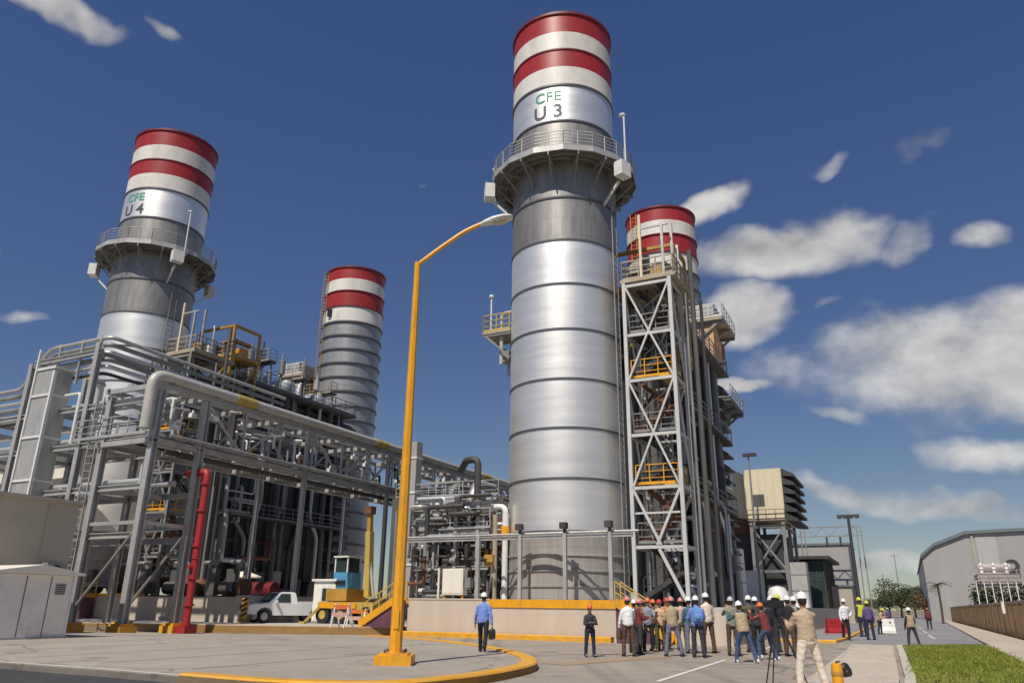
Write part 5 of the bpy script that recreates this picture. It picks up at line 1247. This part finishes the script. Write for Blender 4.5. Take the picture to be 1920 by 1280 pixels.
mb = MB(); HL = uB - uA + 12
for i in range(int(HL / .5)): leaves(mb, (i * .5, rn.uniform(-.2, .4), 2.5 + rn.uniform(-.15, .15)), (.8, .8, 1.9), 210, .17, rn)
mb.build('foliage', 'leaf_dark', hd, False)
mb = MB()
for i in range(int(HL / 2)): mb.tube((i * 2, 0, 0), (i * 2, 0, 2.6), .08, 6)
mb.build('stems', 'bark', hd, False)
p0_ = None
for i in range(30):
    u = uA + .1 + i * .72
    if p0_ is None:
        p0_ = pthing('fence_post', u, 57.6, 0, 'white fence post in front of the dark hedge on the right', 'post', 'white fence posts before the hedge')
        MB().bx(-.04, .04, -.04, .04, 0, 4.5).build('shaft', 'paint_white', p0_, False); MB().bx(-.06, .06, -.06, .06, 4.5, 4.58).build('cap', 'stone_cap', p0_, False)
    else:
        c = copy_tree(p0_); c.location = W(u, 57.6, 0)
# transformers with radiators and bushings
for i, (u, w) in enumerate(((uA + 2.6, 64), (uA + 7.6, 65), (uA + 12.6, 64), (uA + 17.6, 66))):
    t = pthing('transformer', u, w, 0, ('pinkish grey transformer farthest left behind the dark hedge', 'second transformer from the left behind the dark hedge', 'third transformer from the left behind the dark hedge', 'pinkish grey transformer at the right edge behind the hedge')[i], 'transformer', 'transformers behind the hedge')
    MB().bx(-2, 2, -2.5, 2.5, .4, 5.4).build('tank', 'pinkish_steel', t, False)
    for k in range(8): MB().bx(-2.5, -2.05, -2.3 + k * .58, -2.05 + k * .58, 1, 4.0).build('radiator_fin', 'pinkish_steel', t, False)
    for k in range(3): mb = MB(); mb.lathe([(.12, 5.4), (.2, 5.6), (.12, 5.8), (.2, 6.0), (.12, 6.2), (.2, 6.4), (.05, 6.7)], (-1.4 + k * 1.2, -1.2, 0), 10, True); mb.build('bushing', 'white_steel', t)
    mb = MB(); mb.path([(-1.6, 1, 6.2), (1.6, 1, 6.2)], .5, 14); mb.build('conservator', 'pinkish_steel', t)
    MB().bx(-2.2, 2.2, -2.7, 2.7, 0, .4).build('plinth', 'concrete', t, False)
    mb = MB(); mb.rail([(-2.6, -2.8, 4.6), (2.6, -2.8, 4.6)], 1.2, .8, .06, 2); mb.build('busbar_frame', 'pinkish_steel', t, False)

# trees far down the road
def tree(loc, h, cw, label, leaf, seed, cat='tree', group='trees at the far end of the road', name='tree'):
    rn = random.Random(seed); t = thing(name, loc, rn.random() * 6, label, cat, group)
    tr = MB(); tr.path([(0, 0, 0), (.1, 0, h * .25), (-.05, .1, h * .5)], h * .035, 8, 0, h * .02)
    cl = []
    for k in range(9):
        a = rn.random() * 6.28; d = cw * rn.uniform(.25, .85); z = h * rn.uniform(.38, .86)
        q = (d * math.cos(a), d * math.sin(a), z); tr.path([(0, 0, h * rn.uniform(.25, .5)), (q[0] * .5, q[1] * .5, (z + h * .35) / 2), q], h * .014, 6, 0, h * .004); cl.append(q)
    tr.build('trunk', 'bark', t)
    mb = MB()
    for q in cl + [(0, 0, h * .72), (0, 0, h * .5)]:
        leaves(mb, q, (cw * .45, cw * .45, h * .18), 260, h * .028, rn)
    mb.build('crown', leaf, t, False)
    return t
def px_tree(px, Y, ztop, cw, lab, leaf, seed):
    p = at_depth(px, 1144, Y); tree((p.x, p.y, -.03), ztop, cw, lab, leaf, seed)
px_tree(1668, 190, 7.0, 4.5, 'round dark tree leftmost of the far clump where the road ends', 'leaf_dark', 1)
px_tree(1690, 175, 8.2, 5.0, 'tallest dark tree in the far clump where the road ends', 'leaf_mid', 2)
px_tree(1716, 185, 7.2, 5.0, 'dark tree in the middle of the far clump behind the lone man', 'leaf_dark', 3)
px_tree(1740, 165, 5.6, 4.2, 'low olive tree at the right of the far clump', 'leaf_olive', 4)
px_tree(1752, 140, 4.2, 3.0, 'reddish bush at the near end of the far clump by the stone wall', 'leaf_red', 5)
px_tree(1648, 215, 5.0, 4.5, 'small hazy tree left of the far clump beside the mast', 'leaf_mid', 6)
px_tree(1775, 200, 4.4, 4.0, 'low bush under the warehouse left end', 'leaf_olive', 7)
def palm(loc, h, label, seed):
    rn = random.Random(seed); t = thing('palm_tree', loc, 0, label, 'palm', 'palms before the warehouse')
    MB().path([(0, 0, 0), (.1, .05, h * .5), (.05, 0, h)], .16, 8, 0, .11).build('trunk', 'bark', t)
    for k in range(16):
        a = 2 * PI * k / 16 + rn.random() * .3; e = rn.uniform(-.2, 1.1); mb = MB(); L_ = rn.uniform(1.3, 1.8)
        pts = []
        for j in range(6):
            s_ = j / 5; r_ = L_ * s_ * math.cos(e * (1 - s_ * .6)); z = h + L_ * (math.sin(e) * s_ - .75 * s_ * s_); pts.append(Vector((r_ * math.cos(a), r_ * math.sin(a), z)))
        sd = Vector((-math.sin(a), math.cos(a), 0))
        for j in range(5):
            for s_ in (-1, 1):
                for f_ in (.2, .7):
                    p = pts[j].lerp(pts[j + 1], f_); d = (pts[j + 1] - pts[j]) * .5; w_ = .5 * (1 - j / 7)
                    mb.add([p, p + d * .5, p + d * 1.1 + sd * s_ * w_ + Vector((0, 0, -.12))], [(0, 1, 2)])
        mb.build('frond', 'leaf_dark', t, False)
p = at_depth(1765, 1144, 100); palm((p.x, p.y, -.03), 4.6, 'small dark palm at the left of the hedge below the warehouse', 2)
# distant power poles
for i, (px, py, Y) in enumerate(((1560, 1022, 150), (1676, 1038, 230), (1655, 1075, 260))):
    p = at_depth(px, py, Y)
    t = thing('power_pole', (p.x, p.y, -.03), 0, ('thin power pole left of the floodlight mast', 'thin power pole above the far trees', 'short thin power pole left of the far trees')[i], 'pole', 'thin power poles far off')
    MB().lathe([(.2, 0), (.11, p.z)], n=8, cap=True).build('shaft', 'grey_steel', t); mb = MB(); mb.beam((-1.0, 0, p.z - .6), (1.0, 0, p.z - .6), .12); mb.build('crossarm', 'grey_steel', t, False)
# ------------------------------------------------------------------ people
REMESH = []
def soft(mb, name, mt, parent, voxel):
    o = mb.build(name, mt, parent, True)
    md = o.modifiers.new('remesh', 'REMESH'); md.mode = 'VOXEL'; md.voxel_size = voxel; md.use_smooth_shade = True
    sm = o.modifiers.new('smooth', 'SMOOTH'); sm.factor = .5; sm.iterations = 2
    REMESH.append(o); return o

def ering(c, a, b, rx, ry, n=14): return [c + a * (rx * math.cos(2 * PI * j / n)) + b * (ry * math.sin(2 * PI * j / n)) for j in range(n)]

def limb(mb, pts, rads, n=10):
    pts = [Vector(p) for p in pts]
    # densify with rounded joints
    P_, Rr = [], []
    for i in range(len(pts) - 1):
        for k in range(5):
            s = k / 5; P_.append(pts[i].lerp(pts[i + 1], s)); Rr.append(rads[i] + (rads[i + 1] - rads[i]) * s)
    P_.append(pts[-1]); Rr.append(rads[-1])
    T = [unit(P_[min(i + 1, len(P_) - 1)] - P_[max(i - 1, 0)]) for i in range(len(P_))]
    a = unit(T[0].cross(Vector((1, 0, 0)) if abs(T[0].x) < .8 else Vector((0, 0, 1)))); rings = []
    for p, tt, r_ in zip(P_, T, Rr):
        a = unit(a - tt * a.dot(tt)); b_ = tt.cross(a); rings.append(ering(p, a, b_, r_, r_, n))
    mb.loft(rings)
    mb.ell(pts[-1], (rads[-1],) * 3, 8, 6)

def person(loc, facing, h, label, shirt, trousers, helmet, skin='skin', legs=((0, 4, 4), (0, 4, 4)), arms=((6, 8, 14, 0), (6, 8, 14, 0)), lean=3, twist=0, head=(0, 0), sleeve='long', vest=None, group='people in hard hats', shoe='black', belly=1.0, fem=False):
    """facing 0 looks at the camera, angles in degrees; legs=(swing, knee, spread), arms=(swing, spread, elbow, inward)"""
    t = thing('person', loc, R(facing), label, 'person', group)
    k = h / 1.76
    V = Vector
    dn = lambda ang, out, s: V((s * math.sin(R(out)), -math.sin(R(ang)) * math.cos(R(out)), -math.cos(R(ang)) * math.cos(R(out))))
    J = {}
    for i, s in ((0, 1), (1, -1)):
        sw, kn, out = legs[i]
        hip = V((s * .095, 0, 0)); knee = hip + dn(sw, out, s) * .44; ank = knee + dn(sw - kn, out * .6, s) * .42
        J[i] = [hip, knee, ank]
    zmin = min(J[0][2].z, J[1][2].z); HZ = -zmin + .085
    for i in J: J[i] = [p + V((0, 0, HZ)) for p in J[i]]
    le = R(lean); sp_ = V((0, -math.sin(le), math.cos(le))); pel = V((0, 0, HZ))
    ct, st_ = math.cos(R(twist)), math.sin(R(twist)); ax = V((ct, st_, 0)); fw = unit(sp_.cross(ax)) * -1   # forward of chest
    bk = -fw
    S = lambda f: pel + sp_ * f
    shp = [(-.06, .160, .112), (.03, .168, .120 * belly), (.14, .158, .118 * belly), (.24, .155, .115 * belly), (.36, .170, .118), (.44, .178, .108), (.495, .135, .085), (.525, .075, .065)]
    sm = .93 if fem else 1.0
    def torso(mb, grow, f0=-9, f1=9):
        rings = []
        for f, rx, ry in shp:
            if f < f0 or f > f1: continue
            m_ = max(0, min(1, (f - .02) / .3)); a = unit(V((1, 0, 0)).lerp(ax, m_)); b_ = unit(sp_.cross(a))
            rings.append(ering(S(f), a, b_, rx * sm + grow, ry + grow, 16))
        mb.loft(rings)
    A_ = {}
    for i, s in ((0, 1), (1, -1)):
        sw, out, el, inn = arms[i]
        sh = S(.455) + ax * (s * .185 * sm)
        ud = dn(sw, out, s); ud = V((ud.x * ct - ud.y * st_, ud.x * st_ + ud.y * ct, ud.z))
        elb = sh + ud * .30
        fd = dn(sw + el, 0, s); fd = unit(fd + V((-s * math.tan(R(inn)), 0, 0))) if inn else unit(fd + V((s * math.sin(R(out)) * .6, 0, 0)))
        fd = V((fd.x * ct - fd.y * st_, fd.x * st_ + fd.y * ct, fd.z))
        wr = elb + fd * .26; A_[i] = (sh, elb, wr, fd, s)
    hd_yaw, hd_p = R(head[0] + twist), R(head[1] + lean * .5)
    HF = V((math.sin(hd_yaw) * math.cos(hd_p), -math.cos(hd_yaw) * math.cos(hd_p), -math.sin(hd_p))); HU = unit(V((0, 0, 1)) - HF * HF.z); HR = HF.cross(HU)
    HC = S(.56) + HU * .135 + HF * .015
    hp = lambda x, y, z: HC + HR * x + HF * y + HU * z
    # body: one continuous skin surface
    mb = MB(); torso(mb, -.02)
    limb(mb, (S(.48), S(.58), HC - HU * .04), (.06, .053, .056))
    rings = []
    for z, rx, ryf, ryb in ((-.118, .022, .052, .0), (-.108, .042, .075, .02), (-.085, .055, .086, .05), (-.05, .064, .09, .08), (-.01, .070, .092, .096), (.03, .074, .093, .102), (.07, .070, .085, .098), (.10, .052, .06, .078), (.118, .02, .025, .035)):
        rings.append([hp(rx * math.cos(q), (ryf if math.sin(q) > 0 else ryb) * math.sin(q), z) for q in (2 * PI * j / 16 for j in range(16))])
    mb.loft(rings)
    limb(mb, (hp(0, .085, .012), hp(0, .112, -.028)), (.010, .017), 8)
    limb(mb, (hp(-.028, .082, -.062), hp(.028, .082, -.062)), (.011, .011), 8)
    for s in (-1, 1): mb.ell(hp(s * .074, -.005, -.005), (.014, .022, .032), 8, 6)
    for i in (0, 1):
        hip, kne, ank = J[i]
        limb(mb, (hip, kne, ank), (.075, .05, .036)); limb(mb, (ank, ank + V((0, -.13, -.045))), (.034, .03))
        sh, elb, wr, fd, s = A_[i]
        limb(mb, (sh, elb, wr), (.05, .038, .027))
        side = unit(fd.cross(V((0, 0, 1))) if abs(fd.z) < .9 else V((0, -1, 0))); nrm = unit(fd.cross(side))
        if abs(fd.z) >= .9: side = V((0, -1, 0)); nrm = V((-s, 0, 0))
        palm_ = [ering(wr + fd * d, side, nrm, a_, b_, 10) for d, a_, b_ in ((-.01, .026, .02), (.03, .038, .018), (.085, .042, .016), (.095, .036, .012))]
        mb.loft(palm_)
        for q, (o, L_) in enumerate(((-.030, .062), (-.010, .074), (.011, .07), (.030, .054))):
            b0 = wr + fd * .08 + side * o; b1 = b0 + fd * (L_ * .55) + nrm * .008; b2 = b1 + fd * (L_ * .42) + nrm * .026
            limb(mb, (b0, b1, b2), (.0105, .0095, .0085), 6)
        th = wr + fd * .025 + side * .032; t1 = th + fd * .035 + side * .026 + nrm * .01; t2 = t1 + fd * .03 + side * .004 + nrm * .012
        limb(mb, (th, t1, t2), (.013, .011, .009), 6)
    body = soft(mb, 'body', skin, t, .0105)
    for s in (-1, 1):
        MB().ell(hp(s * .030, .083, .018), (.012, .012, .008), 8, 6).build('eye', 'eye', t)
    # hair under the helmet
    mb = MB(); rings = []
    for z, g_, back in ((-.075, .0, .6), (-.04, .006, .8), (0, .010, .95), (.05, .010, 1), (.10, .012, .95), (.13, .0, .4)):
        pr = {-.075: (.060, .02, .082), -.04: (.066, .03, .092), 0: (.072, .03, .100), .05: (.074, .086, .104), .10: (.056, .066, .082), .13: (.02, .02, .03)}[z]
        rings.append([hp((pr[0] + g_) * math.cos(q), ((pr[1] if math.sin(q) > 0 else pr[2]) + g_) * math.sin(q) - (.012 if z < .05 else 0), z) for q in (2 * PI * j / 14 for j in range(14))])
    if fem: rings.insert(0, [hp(.062 * math.cos(q), .03 * math.sin(q) - .07, -.2) for q in (2 * PI * j / 14 for j in range(14))])
    mb.loft(rings); mb.build('hair', 'hair', t)
    # trousers
    mb = MB(); torso(mb, .012, -9, .06)
    mb.ell(pel + V((0, .01, -.035)), (.165 * sm, .125, .10), 14, 8)
    for i in (0, 1):
        hip, kne, ank = J[i]
        limb(mb, (hip + V((0, 0, -.01)), kne, ank + V((0, .008, -.02))), (.098, .072, .062), 12)
    soft(mb, 'trousers', 'cloth_' + trousers, t, .016)
    for i in (0, 1):
        ank = J[i][2]; mb = MB(); q = legs[i]; pitch = R((q[0] - q[1]) * .6)
        tt = V((0, -math.cos(pitch), math.sin(pitch) if pitch > 0 else math.sin(pitch) * .9)); upv = unit(V((0, 0, 1)) - tt * tt.z)
        heel = ank + tt * -.055 - upv * .045
        rings = [[heel + tt * d + V((1, 0, 0)) * (w_ * math.cos(a)) + upv * (z_ + hh * math.sin(a)) for a in (2 * PI * j / 12 for j in range(12))] for d, w_, z_, hh in ((-.03, .026, .012, .040), (.0, .040, .018, .056), (.08, .043, .016, .052), (.15, .047, .0, .036), (.205, .040, -.008, .027), (.225, .02, -.012, .016))]
        mb.loft(rings); mb.build('shoe', 'cloth_' + shoe, t)
    # shirt
    mb = MB(); torso(mb, .014, -.07 if vest is None else -.03)
    for i in (0, 1):
        sh, elb, wr, fd, s = A_[i]
        if sleeve == 'long': limb(mb, (sh - ax * (s * .03), elb, wr - fd * .015), (.074, .054, .042), 12)
        else: limb(mb, (sh - ax * (s * .03), sh.lerp(elb, .85)), (.076, .066), 12)
    limb(mb, (S(.49), S(.545)), (.075, .062), 12)
    soft(mb, 'shirt', 'cloth_' + shirt, t, .016)
    if vest:
        mb = MB(); torso(mb, .032, -.07, .50)
        for s in (-1, 1): mb.ell(S(.46) + ax * (s * .13), (.075, .085, .06), 10, 6)
        soft(mb, 'vest', 'cloth_' + vest, t, .016)
        for s in (-1, 1):
            mb = MB(); c_ = S(.08) + bk * -.0 + ax * (s * .085) + fw * .152; mb.ell(c_, (.055, .02, .06), 8, 6); mb.build('pocket', 'cloth_' + vest, t)
    # hard hat
    mb = MB(); rings = []
    for z, rx, ryf, ryb in ((.028, .092, .118, .118), (.034, .108, .150, .130), (.044, .108, .148, .130), (.048, .099, .118, .123), (.085, .097, .112, .120), (.125, .082, .096, .102), (.152, .055, .068, .07), (.165, .02, .025, .025)):
        rings.append([hp(rx * math.cos(q), (ryf if math.sin(q) > 0 else ryb) * math.sin(q), z) for q in (2 * PI * j / 18 for j in range(18))])
    mb.loft(rings); hm = mb.build('hard_hat', 'helmet_' + helmet, t)
    mb = MB(); ridge = [hp(0, .105 * math.cos(q) , .058 + .116 * math.sin(q)) for q in (PI * j / 10 for j in range(11))]
    mb.path(ridge, .012, 6); mb.build('ridge', 'helmet_' + helmet, hm)
    t.scale = (k, k, k)
    t['wrists'] = 0; del t['wrists']
    Mx = Matrix.Rotation(R(facing), 4, 'Z'); lw = Vector(loc)
    wp_ = {i: lw + (Mx @ (A_[i][2] + A_[i][3] * .07)) * k for i in A_}
    ck = lw + (Mx @ (S(.3) + bk * .15)) * k
    return t, wp_, ck

def put(px, feet, top, facing, label, shirt, trousers, helmet, z=0.0, hgt=None, **kw):
    p = gnd(px, feet, z)
    h = hgt or (at_depth(px, top, p.y).z - z) - .055
    return person(p, facing, h, label, shirt, trousers, helmet, **kw)

# poses
STAND = ((2, 4, 4), (-2, 4, 5)); WIDE = ((6, 6, 11), (-4, 6, 12)); WALK = ((22, 8, 2), (-16, 26, 2)); SHIFT = ((8, 14, 6), (-2, 2, 5))
DOWN = ((4, 8, 12, 0), (2, 9, 16, 0)); NOTES = ((22, 8, 92, 26), (18, 8, 96, 30)); CROSS = ((20, 10, 86, 50), (18, 10, 90, 52)); PHOTO = ((58, 16, 96, 22), (54, 18, 100, 24)); ONEUP = ((30, 10, 95, 15), (4, 9, 14, 0)); HIPS = ((-18, 38, 70, 40), (4, 9, 14, 0)); SWING = ((-18, 8, 14, 0), (20, 8, 22, 0))

m1, wr1, ck1 = put(905, 1222, 1106, 172, 'man in a light blue shirt and black trousers walking alone on the paved island', 'lightblue', 'black', 'white', z=.15, legs=WALK, arms=((8, 12, 10, 0), (-14, 12, 14, 0)), belly=1.1)
m2, wr2, ck2 = put(1107, 1231, 1131, 8, 'person in dark jacket with folded arms, alone before the yellow topped wall', 'charcoal', 'navy', 'orange', legs=STAND, arms=CROSS, fem=True)
m3, wr3, ck3 = put(1180, 1230, 1116, 184, 'man seen from behind in a white shirt and brown trousers, left end of the crowd', 'white', 'brown', 'pink', legs=SHIFT, arms=((2, 12, 10, 0), (30, 8, 80, 20)), belly=1.15)
put(1200, 1226, 1121, 100, 'person in a dark red top half hidden behind the man in the white shirt', 'darkred', 'charcoal', 'pink', arms=NOTES)
put(1217, 1221, 1119, 15, 'person in a plaid shirt and black trousers with orange hard hat, facing the viewer', 'plaid', 'black', 'orange', arms=ONEUP, legs=SHIFT)
put(1240, 1221, 1122, -10, 'person in a peach shirt and dark trousers with a red hard hat in the crowd', 'peach', 'olive', 'red', arms=NOTES)
put(1264, 1230, 1116, 188, 'person in a tan shirt and grey jeans seen from behind in the crowd', 'tan', 'greyjeans', 'pink', arms=((10, 10, 40, 10), (24, 10, 70, 20)), legs=WIDE)
m8, wr8, ck8 = put(1311, 1232, 1115, 176, 'man in a blue shirt seen from behind with a blue backpack', 'lightblue', 'charcoal', 'white', arms=((16, 14, 60, 20), (16, 14, 60, 20)), legs=STAND, belly=1.12)
put(1331, 1224, 1110, 200, 'man in a cream shirt behind the one with the blue backpack', 'cream', 'brown', 'white', arms=DOWN, legs=SHIFT)
put(1377, 1229, 1117, 165, 'person in a grey green shirt left of the leaning photographer', 'greygreen', 'brown', 'grey', arms=PHOTO, legs=STAND)
put(1399, 1242, 1112, 196, 'photographer in a tan vest and blue jeans leaning forward', 'teal', 'jeans', 'white', hgt=1.72, vest='tan', arms=PHOTO, legs=((16, 10, 10), (-12, 6, 12)), lean=14, shoe='white')
put(1424, 1227, 1117, 170, 'person in charcoal with a white hard hat between the two photographers', 'charcoal', 'black', 'white', arms=NOTES)
m12, wr12, ck12 = put(1443, 1237, 1117, 215, 'photographer in a dark red shirt and jeans crouching a little over a camera', 'darkred', 'jeans', 'orange', hgt=1.72, arms=PHOTO, legs=((34, 44, 10), (4, 26, 12)), lean=16, shoe='white')
put(1467, 1229, 1113, 160, 'person in a black jacket with a yellow hard hat behind the tripod', 'black', 'charcoal', 'yellow', arms=DOWN)
m15, wr15, ck15 = put(1485, 1230, 1115, 130, 'person in a black shirt holding white papers beside the tripod', 'black', 'brown', 'white', arms=NOTES)
m16, wr16, ck16 = put(1525, 1303, 1106, 192, 'cameraman in a khaki jacket and cream trousers standing nearest the viewer', 'khaki', 'cream', 'white', arms=((30, 10, 86, 18), (48, 14, 78, 14)), legs=WIDE, belly=1.12, head=(-18, 4), shoe='brown')
put(1589, 1200, 1121, 6, 'man in a white shirt and black trousers beside the red barrier on the far road', 'white', 'black', 'white', arms=HIPS)
put(1634, 1199, 1125, 170, 'worker in a purple shirt with a yellow hard hat on the far road', 'purple', 'navy', 'yellow', arms=DOWN)
put(1620, 1193, 1119, 200, 'worker in charcoal with a yellow vest close behind the one in purple', 'charcoal', 'navy', 'yellow', vest='hivis', arms=DOWN)
put(1714, 1211, 1137, 186, 'lone man in a tan vest with black sleeves in the middle of the far road', 'black', 'charcoal', 'white', vest='tan', arms=((4, 12, 30, 10), (4, 12, 30, 10)), legs=WIDE)
put(1744, 1179, 1129, 150, 'small figure in dark red by the far end of the stone wall', 'darkred', 'black', 'orange', arms=DOWN, hgt=1.7)
put(1669, 1176, 1131, 190, 'small figure in purple far down the road under the trees', 'purple', 'charcoal', 'grey', arms=DOWN, hgt=1.7)
put(1652, 1188, 1128, 30, 'worker in a pink shirt bending beside the white barrier', 'pink', 'navy', 'yellow', arms=NOTES, lean=30, hgt=1.68)

for (px, ft, tp, fc, lab, sh, tr, hc, kw) in (
    (1191, 1223, 1122, 150, 'person in a navy jacket squeezed behind the two at the left end of the crowd', 'navy', 'black', 'white', dict(arms=NOTES)),
    (1229, 1219, 1122, 200, 'person in a brown jacket in the second row between plaid and peach shirts', 'brown', 'charcoal', 'orange', dict(arms=DOWN)),
    (1252, 1217, 1119, 30, 'person in an orange shirt in the back row of the crowd', 'orange', 'navy', 'red', dict(arms=NOTES)),
    (1281, 1219, 1119, 170, 'person in a pink shirt between the tan shirt and the blue backpack', 'pink', 'olive', 'pink', dict(arms=HIPS)),
    (1297, 1224, 1117, 195, 'person in a teal shirt touching elbows with the man with the blue backpack', 'teal', 'greyjeans', 'white', dict(arms=DOWN)),
    (1412, 1222, 1115, 185, 'person in an olive jacket behind the photographer in the tan vest', 'olive', 'brown', 'white', dict(arms=PHOTO)),
    (1455, 1222, 1116, 190, 'person in a navy jacket in the back row by the tripod', 'navy', 'charcoal', 'white', dict(arms=NOTES)),
    (1499, 1225, 1117, 200, 'person in a brown jacket half hidden by the cameraman in khaki', 'brown', 'black', 'white', dict(arms=PHOTO))):
    put(px, ft, tp, fc, lab, sh, tr, hc, **kw)

# ------------------------------------------------------------------ things they carry
def bag(name, hand, rz, size, mt, label, drop=.02):
    t = thing(name, (hand.x, hand.y, hand.z - drop - size[2]), rz, label, 'bag')
    w_, d_, h_ = size; mb = MB()
    mb.loft([[Vector((x * w_ / 2 * s, y * d_ / 2 * s2, z)) for x, y in ((-1, -1), (1, -1), (1, 1), (-1, 1))] for s, s2, z in ((.96, .8, 0), (1, 1, .04), (1, .95, h_ * .75), (.94, .6, h_ * .86))])
    mb.build('bag_body', mt, t, True)
    mb = MB(); mb.path([(-w_ * .22, 0, h_ * .84), (-w_ * .18, 0, h_), (w_ * .18, 0, h_), (w_ * .22, 0, h_ * .84)], .011, 6, .05); mb.build('handle', mt, t)
    mb = MB(); mb.box((0, -d_ * .5, h_ * .42), (w_ * .7, .03, h_ * .45)); mb.build('pocket', mt, t, False)
bag('briefcase', wr1[1], R(80), (.40, .14, .34), 'black_plastic', 'black briefcase hanging from the hand of the man on the paved island')
bag('shoulder_bag', wr3[0] + Vector((0, 0, .06)), R(75), (.34, .14, .34), 'cloth_brown', 'brown bag at the hand of the man in the white shirt')
t = thing('backpack', ck8 + Vector((0, 0, -.22)), R(176), 'blue backpack on the back of the man in the blue shirt', 'backpack')
mb = MB(); mb.loft([[Vector((x * .15 * s, .03 + y, z)) for x, y in ((-1, -.05), (1, -.05), (1, .10 * q), (-1, .10 * q))] for s, q, z in ((.85, .8, 0), (1, 1.1, .08), (1, 1, .32), (.7, .5, .43))]); mb.build('pack', 'cloth_blue', t, True)
mb = MB(); mb.ell((0, .13, .14), (.11, .05, .10), 12, 8); mb.build('front_pocket', 'cloth_blue', t)
for s in (-1, 1): MB().path([(s * .09, -.02, .40), (s * .11, -.10, .46), (s * .12, -.24, .40), (s * .13, -.27, .15)], .02, 6, .08).build('strap', 'cloth_navy', t)
q = (wr15[0] + wr15[1]) / 2
t = thing('papers', q + Vector((0, 0, .0)), R(130), 'sheaf of white papers held by the person beside the tripod', 'papers')
mb = MB(); mb.box((0, 0, .1), (.24, .03, .32)); mb.v = [v + Vector((0, v.z * .2, 0)) for v in mb.v]; mb.build('sheets', 'paint_white', t, False)
def camera_thing(c, rz, label, big=False):
    t = thing('video_camera' if big else 'photo_camera', c, rz, label, 'camera')
    s = 1.7 if big else 1.0
    MB().bx(-.065 * s, .065 * s, -.05 * s, .05 * s * (2 if big else 1), -.045 * s, .045 * s).build('camera_body', 'black_plastic', t, False)
    mb = MB(); mb.lathe([(.032 * s, 0), (.036 * s, .1 * s), (.043 * s, .14 * s), (.040 * s, .15 * s)], n=14, cap=True); mb.v = [Vector((v.x, -v.z - .05 * s, v.y)) for v in mb.v]; mb.build('lens', 'black_plastic', t)
    MB().bx(-.03 * s, .03 * s, -.03 * s, .03 * s, .045 * s, .075 * s).build('viewfinder', 'black_plastic', t, False)
camera_thing((wr12[0] + wr12[1]) / 2, R(215), 'black camera in the hands of the photographer in dark red')
# tripod with the video camera
b = gnd(1468, 1291); ht = 1.30
t = thing('tripod', b, R(20), 'black camera tripod with splayed legs left of the cameraman in khaki', 'tripod')
for a in (R(-150), R(-30), R(90)):
    f_ = Vector((math.cos(a) * .52, math.sin(a) * .52, 0)); h_ = Vector((math.cos(a) * .05, math.sin(a) * .05, ht))
    lg = MB(); mid = f_.lerp(h_, .45); lg.tube(f_, mid, .013, 8); lg.tube(mid, h_, .02, 8); lo = lg.build('leg', 'black_plastic', t); MB().ell(f_ + Vector((0, 0, .012)), (.026, .026, .014), 8, 6).build('foot', 'black_plastic', lo)
MB().lathe([(.07, ht - .05), (.07, ht + .03), (.03, ht + .05), (.03, ht + .18), (.06, ht + .2), (.06, ht + .22)], n=14, cap=True).build('head', 'black_plastic', t)
MB().path([(0, 0, ht + .12), (.18, -.25, ht - .08)], .012, 8).build('pan_handle', 'black_plastic', t)
camera_thing(b + Vector((0, 0, ht + .22 + .077)), R(195), 'black video camera on top of the tripod', True)
# yellow bollard with a bag on it at the bottom edge
b = gnd(1574, 1296)
t = thing('bollard', b, 0, 'short yellow bollard at the edge of the footpath right of the cameraman', 'bollard')
MB().lathe([(.15, 0), (.15, .05), (.105, .06), (.105, .44), (.09, .5), (.04, .53)], n=20, cap=True).build('post', 'yellow_paint', t); MB().lathe([(.108, .28), (.112, .29), (.112, .36), (.108, .37)], n=20).build('band', 'ochre_steel', t)
t = thing('camera_bag', b + Vector((.10, .0, .37)), R(25), 'black camera bag slung on the yellow bollard', 'bag')
mb = MB(); mb.ell((.08, 0, .02), (.125, .085, .135), 14, 10); mb.build('bag_body', 'black_plastic', t)
mb = MB(); mb.ell((.10, -.075, -.03), (.08, .035, .07), 12, 8); mb.build('pocket', 'black_plastic', t)
mb = MB(); mb.ell((.19, .01, .0), (.05, .06, .08), 12, 8); mb.build('lens_case', 'black_plastic', t)
MB().path([(-.03, 0, .17), (-.14, 0, .18), (-.15, 0, -.05)], .014, 6, .05).build('strap', 'black_plastic', t)

# bake the cloth and skin surfaces
dg = bpy.context.evaluated_depsgraph_get(); dg.update()
baked = [(o, bpy.data.meshes.new_from_object(o.evaluated_get(dg))) for o in REMESH]
for o, me in baked:
    old = o.data; o.modifiers.clear(); me.name = o.name; o.data = me
    if o.name.split('.')[0] in ('shirt', 'trousers', 'vest'):      # folds in the cloth
        ph = hash(o.name) % 97 * 1.37 if False else len(me.vertices) % 97 * 1.37
        nrm_ = [Vector(n.vector) for n in me.vertex_normals]; cos_ = [v.co.copy() for v in me.vertices]; out_ = []
        for c, vn in zip(cos_, nrm_):
            n_ = mnoise.noise(Vector((c.x * 9 + ph, c.y * 9, c.z * 15))) + .5 * mnoise.noise(Vector((c.x * 22, c.y * 22 + ph, c.z * 34)))
            out_ += list(c + vn * (.0095 * n_))
        me.vertices.foreach_set('co', out_)
        me.update()
    me.polygons.foreach_set('use_smooth', [True] * len(me.polygons))
    bpy.data.meshes.remove(old)
